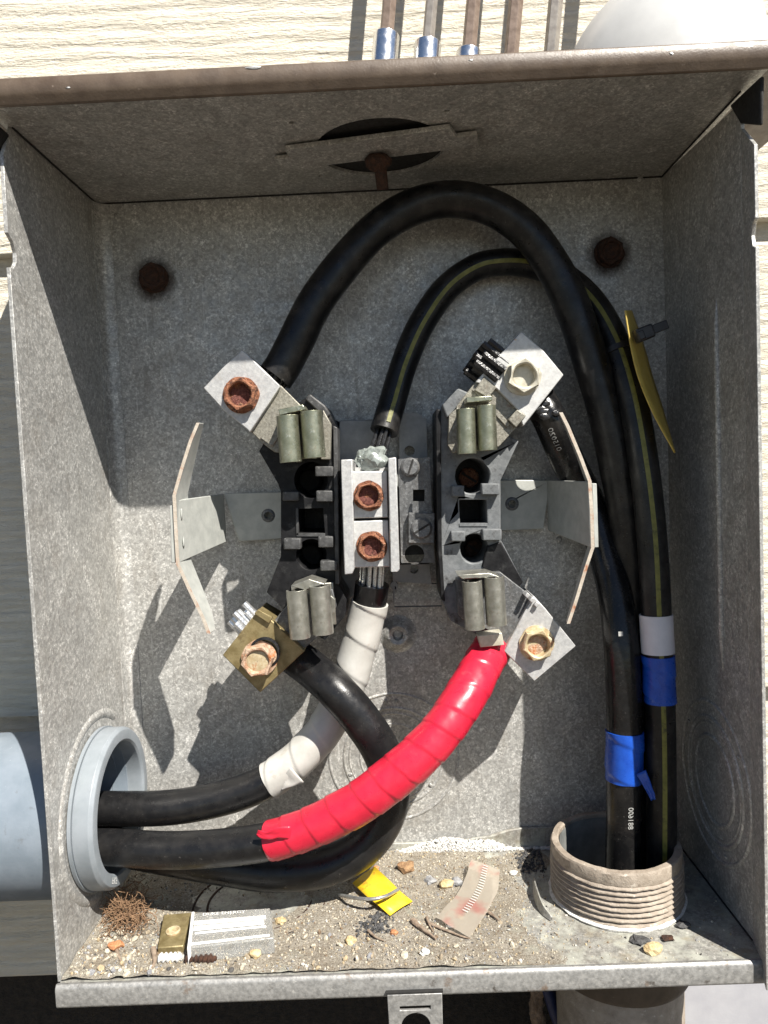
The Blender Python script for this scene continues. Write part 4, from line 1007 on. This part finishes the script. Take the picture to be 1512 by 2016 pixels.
mb = MB(); NX, NY = 190, 62; vs = []
for j in range(NY + 1):
    for i in range(NX + 1):
        x = .02 + 29.8 * i / NX; y = -.1 + 9.55 * j / NY
        vs.append((x, y, floor_h(x, y) + .02 * noise.noise(V((x * 7, y * 7, 1)))))
fs = []
for j in range(NY):
    for i in range(NX):
        x = .02 + 29.8 * (i + .5) / NX; y = -.1 + 9.55 * (j + .5) / NY
        if (x - PC.x) ** 2 + (y - PC.y) ** 2 < 3.3 ** 2: continue
        fs.append((j * (NX + 1) + i, j * (NX + 1) + i + 1, (j + 1) * (NX + 1) + i + 1, (j + 1) * (NX + 1) + i))
tag(mb.add(vs, fs).build('dirt', 'dirt', smooth=80), 'pale sandy dirt spread over the floor of the box', 'dirt', kind='stuff')

bm = bmesh.new(); bmesh.ops.create_icosphere(bm, subdivisions=1, radius=1)
IV = [v.co.copy() for v in bm.verts]; IFc = [tuple(v.index for v in f.verts) for f in bm.faces]; bm.free()
rnd = random.Random(5)
def grit(n, xr, yr, sr, name, mat, label, cat, dens=None, flat=.7):
    vs = []; fs = []
    k = 0
    while k < n:
        x, y = rnd.uniform(*xr), rnd.uniform(*yr)
        if (x - PC.x) ** 2 + (y - PC.y) ** 2 < 3.3 ** 2: continue
        if dens and rnd.random() > dens(x, y): k += .25; continue
        k += 1
        s_ = sr[0] + (sr[1] - sr[0]) * rnd.random() ** 3
        R = Euler((rnd.uniform(0, 6), rnd.uniform(0, 6), rnd.uniform(0, 6))).to_matrix()
        sc = V((rnd.uniform(.6, 1.3), rnd.uniform(.6, 1.2), rnd.uniform(.45, 1) * flat)) * s_
        z = max(0, floor_h(x, y)) + s_ * .25; o = len(vs)
        for v in IV:
            q = V((v.x * sc.x, v.y * sc.y, v.z * sc.z)) * (1 + .28 * (rnd.random() - .5)); vs.append(V((x, y, z)) + R @ q)
        fs += [tuple(i + o for i in f) for f in IFc]
    m = MB(); m.v = vs; m.f = fs
    return tag(m.build(name, mat, smooth=0), label, cat, kind='stuff')
def dn(x, y):
    bare = min(1, 1.5 * math.exp(-((x - 7.2) ** 2 / 8 + (y - 5.4) ** 2 / 2.8))); c = 1 / (1 + math.exp((x - 21) * 1.0))
    return (c + .12) * (1 - .93 * bare) * (.35 + .65 * (noise.noise(V((x * .6, y * .8, 2))) > -.25))
grit(11500, (.15, 29.7), (-.05, 9.3), (.016, .075), 'grit', 'grit', 'mixed sand grit and tiny pebbles scattered on the floor', 'grit', dn)
grit(520, (.3, 20), (-.05, 3.0), (.06, .19), 'coarse_grit', 'grit', 'coarser pale chips along the front edge of the floor', 'grit', lambda x, y: math.exp(-((x - 2.5) ** 2 / 12)) + .22)
grit(260, (12.4, 14.3), (1.9, 3.7), (.05, .15), 'char_crumbs', 'st_dark', 'heap of glossy black crumbs in front of the yellow strip', 'crumbs', lambda x, y: math.exp(-((x - 13.35) ** 2 / .5 + (y - 2.8) ** 2 / .5)))
grit(160, (20.9, 22.3), (7.0, 9.2), (.05, .16), 'soil_crumbs', 'st_dark', 'dark soil crumbs behind the rim of the brown conduit', 'soil')
# white mineral crust along the back
vs = []; fs = []
for k in range(2400):
    x = rnd.gauss(18.0, 2.2) if rnd.random() < .75 else rnd.uniform(14.5, 24)
    h_ = max(.02, .75 * math.exp(-((x - 17.2) ** 2 / 4)) + .35 * math.exp(-((x - 19.6) ** 2 / .7)))
    zz = rnd.random() ** 2 * h_; s_ = rnd.uniform(.02, .08); o = len(vs)
    for v in IV: vs.append(V((x, D - .22 - rnd.random() * .02 - .25 * (1 - zz / (h_ + .01)) * rnd.random(), .05 + zz)) + V((v.x, v.y * .5, v.z)) * s_ * rnd.uniform(.7, 1.3))
    fs += [tuple(i + o for i in f) for f in IFc]
m = MB(); m.v = vs; m.f = fs
tag(m.build('mineral_crust', 'crust', smooth=0), 'white powdery mineral crust along the back edge of the floor', 'crust', kind='stuff')

# single stones one can pick out
for u, v, r, mt, lb in ((800, 1716, .42, 'st_rust', 'rough brown stone behind the yellow strip'),
                        (846, 1737, .26, 'st_grey', 'small blue-grey stone between the brown stone and the film'),
                        (879, 1746, .33, 'st_tan', 'angular tan stone left of the translucent film'),
                        (900, 1742, .30, 'st_grey', 'grey stone touching the tan stone beside the film'),
                        (776, 1838, .17, 'st_orange', 'tiny orange-red pebble in front of the yellow strip'),
                        (690, 1850, .24, 'st_tan', 'tan pebble in front of the black crumbs'),
                        (906, 1806, .15, 'st_tan', 'tiny yellow pebble lying on the translucent film'),
                        (885, 1822, .15, 'st_white', 'small white pebble at the near end of the film'),
                        (1284, 1868, .36, 'st_tan', 'flat tan stone in front of the brown conduit'),
                        (552, 1812, .22, 'st_tan', 'ochre pebble at the right end of the clear plastic block'),
                        (230, 1868, .30, 'st_orange', 'orange-brown leaf-like chip in the front left corner'),
                        (500, 1880, .30, 'st_tan', 'squarish tan chip in front of the clear plastic block'),
                        (836, 1878, .20, 'st_white', 'small white chip near the front edge of the floor'),
                        (740, 1712, .16, 'st_orange', 'small orange pebble at the tip of the looping cable'),
                        (1010, 1716, .2, 'st_white', 'pale pebble right of the translucent film')):
    q = PZ(u, v, .15); z = max(0, floor_h(q.x, q.y))
    m = MB().blob((q.x, q.y, z + r * .38), r, u * .37, .55, 2, (1.1, .9, .7), 1.3)
    tag(m.build('stone', mt, smooth=25), lb, 'stone', 'loose stones on the floor')
# dark flakes next to the threaded conduit
for u, v, w, mt, lb in ((1258, 1850, .75, 'st_dark', 'dark flat flake leaning on the foot of the brown conduit'), (1314, 1846, .5, 'rust_dark', 'rust-brown flake right of the dark flake'), (1345, 1820, .6, 'st_dark', 'curled dark flake in the shade right of the brown conduit')):
    q = PZ(u, v, .1); m = MB().blob((q.x, q.y, .1), w * .55, u, .6, 2, (1, .8, .22), 1.6); tag(m.build('flake', mt, smooth=20), lb, 'flake')
# bent knock-out rim left of the conduit
sl = spline([PZ(1048, 1735, .05), PZ(1050, 1765, .05), PZ(1062, 1795, .05), PZ(1082, 1812, .05)], .12); vs = []
for i, p in enumerate(sl):
    t_ = i / (len(sl) - 1); hh = .62 * math.sin(math.pi * min(1, t_ * .9 + .05)) + .03
    vs += [p, p + V((.10, .0, hh)), p + V((.16, .02, hh)), p + V((.09, 0, 0))]
nq = len(sl)
fs = [(i * 4 + j, i * 4 + (j + 1) % 4, (i + 1) * 4 + (j + 1) % 4, (i + 1) * 4 + j) for i in range(nq - 1) for j in range(4)]
MB().add(vs, fs).build('bent_rim', 'galv_floor', box, smooth=50)

# root and fibre clump
rt = MB()
for k in range(330):
    c0 = PZ(250 + rnd.gauss(0, 21), 1802 + rnd.gauss(0, 21), .3) + V((0, 0, rnd.uniform(-.2, .8)))
    pts = [c0]; d_ = V((rnd.uniform(-1, 1), rnd.uniform(-1, 1), rnd.uniform(-.5, .6))).normalized()
    for s_ in range(5):
        d_ = (d_ + V((rnd.uniform(-.9, .9), rnd.uniform(-.9, .9), rnd.uniform(-.7, .6)))).normalized(); p_ = pts[-1] + d_ * rnd.uniform(.10, .26)
        p_.z = max(.08, p_.z); p_.x = max(.1, p_.x); pts.append(p_)
    rt.tube(spline(pts, .07), rnd.uniform(.009, .022), 5)
tag(rt.build('root_clump', 'root', smooth=60), 'tangle of dry brown root fibres under the grey bushing ring', 'root clump')

# brass nut plate
zt_ = .62
pl = [PZ(322, 1800, zt_), PZ(376, 1796, zt_), PZ(361, 1862, zt_ - .15), PZ(310, 1866, zt_ - .15)]
npl = thing('nut_plate', (pl[0] + pl[2]) / 2 - V((0, 0, .4)), 'olive brass nut plate with a threaded hole, left of the clear block', 'nut plate')
vs = pl + [p - V((0, -.03, .36)) for p in pl]
MB().add(vs, [(0, 1, 2, 3), (7, 6, 5, 4), (0, 4, 5, 1), (1, 5, 6, 2), (2, 6, 7, 3), (3, 7, 4, 0)]).build('plate', 'brass', npl, bevel=.05)
hc = PZ(341, 1833, zt_ - .06); nr_ = (pl[1] - pl[0]).cross(pl[3] - pl[0]).normalized(); nr_ = nr_ if nr_.z > 0 else -nr_
MB().lathe([(.32, -.03), (.33, .04), (.26, .06), (.24, .0), (.20, .03), (.18, -.02), (.0, -.02)], hc, nr_, 24).build('threaded_hole', 'rust_gold', npl)
# clear plastic block
ck = [PZ(380, 1797, .95), PZ(532, 1787, .95), PZ(540, 1846, .85), PZ(372, 1866, .85)]
cbk = thing('clear_block', (ck[0] + ck[2]) / 2 - V((0, 0, .85)), 'clear ribbed plastic block lying beside the brass nut plate', 'plastic block')
vs = ck + [V((p.x, p.y, .12)) for p in ck]
MB().add(vs, [(0, 1, 2, 3), (7, 6, 5, 4), (0, 4, 5, 1), (1, 5, 6, 2), (2, 6, 7, 3), (3, 7, 4, 0)]).build('block_body', 'clear', cbk, bevel=.06)
def ckp(s_, t_, dz=0): return ck[0].lerp(ck[1], s_).lerp(ck[3].lerp(ck[2], s_), t_) + V((0, 0, dz))
for t_, w_, s0, s1 in ((.34, .11, .03, .93), (.50, .13, .03, .90), (.64, .05, .05, .92), (.93, .06, .02, .95)):
    vs = [ckp(s0, t_ - w_ / 2, .005), ckp(s1, t_ - w_ / 2, .005), ckp(s1, t_ + w_ / 2, .005), ckp(s0, t_ + w_ / 2, .005)]; vs += [p + V((0, 0, .06)) for p in vs]
    MB().add(vs, [(0, 1, 2, 3), (7, 6, 5, 4), (0, 4, 5, 1), (1, 5, 6, 2), (2, 6, 7, 3), (3, 7, 4, 0)]).build('rib', 'ridge', cbk, bevel=.025)
vs = [ckp(-.02, -.02, .03), ckp(.02, -.02, .03), ckp(.02, 1.02, .03), ckp(-.02, 1.02, .03)]; vs += [V((p.x, p.y, .1)) for p in vs]
MB().add(vs, [(0, 1, 2, 3), (7, 6, 5, 4), (0, 4, 5, 1), (1, 5, 6, 2), (2, 6, 7, 3), (3, 7, 4, 0)]).build('end_flange', 'ridge', cbk, bevel=.03)
lx = (ck[1] - ck[0]).length; ly = (ck[3] - ck[0]).length
text_mesh('DUKE ENERGY', .30, lambda x, y: ckp(.40 + x / lx, .10 - y / ly, .035), 'moulded_letters', 'ridge', cbk)
# rusty screws
def screw(a, b, r, mat, lb):
    p = spline([PZ(*a, .3), PZ(*b, .26)], .03)
    f = lambda L, an, t: r * (1 - .55 * max(0, t - .82) / .18) * (1 + .26 * math.sin(2 * math.pi * L / .2 + an))
    tag(MB().tube(p, f, 14).build('screw', mat, smooth=60), lb, 'screw', 'rusty screws under the nut plate')
screw((366, 1886), (426, 1888), .19, 'rust_dark', 'rusty brown screw below the clear block')
screw((312, 1886), (362, 1884), .18, 'crust', 'white-crusted screw below the brass nut plate')
# yellow strip with a wire bowed over it
ys = [(PZ(694, 1738, .55), PZ(738, 1706, .8)), (PZ(722, 1764, .45), PZ(768, 1734, .6)), (PZ(745, 1782, .5), PZ(790, 1756, .5)), (PZ(768, 1802, .3), PZ(812, 1774, .4))]
vs = []
for a, b in ys:
    for k in range(5): vs.append(a.lerp(b, k / 4) + V((0, 0, .05 * math.sin(k / 4 * math.pi))))
o = MB().add(vs, [(i * 5 + k, i * 5 + k + 1, (i + 1) * 5 + k + 1, (i + 1) * 5 + k) for i in range(3) for k in range(4)]).build('yellow_strip', 'strip_yellow', smooth=25)
sm = o.modifiers.new('thick', 'SOLIDIFY'); sm.thickness = .05 * S
tag(o, 'bright yellow plastic strip with orange print on the gritty floor', 'plastic strip')
w_ = MB().tube(spline([PZ(668, 1762, .3), PZ(700, 1768, .75), PZ(732, 1770, .95), PZ(760, 1764, .95), PZ(783, 1752, .75)], .08), .085, 10)
tag(w_.build('wire', 'wire', smooth=60), 'short bowed steel wire lying across the yellow strip', 'wire')
# translucent film
fm = [(PZ(928, 1692, .75), PZ(984, 1712, .75)), (PZ(915, 1730, .5), PZ(980, 1752, .55)), (PZ(902, 1757, .35), PZ(968, 1778, .45)), (PZ(880, 1782, .32), PZ(946, 1815, .32)), (PZ(858, 1806, .3), PZ(924, 1846, .26))]
a_ = spline([a for a, b in fm], .2); b_ = spline([b for a, b in fm], .2); vs = []; n = 22
for i in range(n + 1):
    p = a_[int(i / n * (len(a_) - 1))]; r = b_[int(i / n * (len(b_) - 1))]
    for k in range(7): vs.append(p.lerp(r, k / 6) + V((0, 0, .06 * noise.noise(V((i * .3, k * .6, 0))))))
flm = thing('film_piece', fm[2][0], 'translucent plastic film scrap with a red smear and ladder marks', 'film')
MB().add(vs, [(i * 7 + k, i * 7 + k + 1, (i + 1) * 7 + k + 1, (i + 1) * 7 + k) for i in range(n) for k in range(6)]).build('film_sheet', 'film', flm, smooth=70)
for k in range(20):
    t_ = .04 + k / 20 * .74
    def at_(q, t__):
        f_ = t__ * (len(q) - 1); i_ = min(len(q) - 2, int(f_)); return q[i_].lerp(q[i_ + 1], f_ - i_)
    p = at_(a_, t_).lerp(at_(b_, t_), .44); r = at_(a_, t_).lerp(at_(b_, t_), .60)
    MB().tube([p + V((0, 0, .07)), r + V((0, 0, .07))], .015, 6).build('ladder_mark', 'ridge', flm)
# twigs
for pts, r, lb in (([(812, 1812), (828, 1826), (845, 1838), (858, 1848)], .10, 'club-shaped twig left of the film'), ([(840, 1806), (846, 1822), (854, 1836)], .05, 'thin dark twig standing between the club-shaped twig and the film'),
                   ([(846, 1818), (880, 1832), (905, 1842), (925, 1848)], .055, 'long thin twig along the near end of the film'), ([(962, 1796), (972, 1803), (982, 1812)], .06, 'short dark twig right of the film'),
                   ([(228, 1868), (236, 1888), (240, 1898)], .07, 'upright splinter in the front left corner'), ([(302, 1868), (304, 1890), (300, 1905)], .11, 'reddish brown splinter beside the brass nut plate'),
                   ([(725, 1832), (740, 1845), (756, 1852)], .05, 'thin twig right of the black crumbs')):
    p = spline([PZ(u, v, .22) for u, v in pts], .08)
    m = MB().tube(p, lambda L, a, t, r=r: r * (1.35 - .8 * t) * (1 + .2 * noise.noise(V((L * 3, a, r * 50)))), 8)
    tag(m.build('twig', 'twig', smooth=50), lb, 'twig', 'twigs and splinters on the floor')
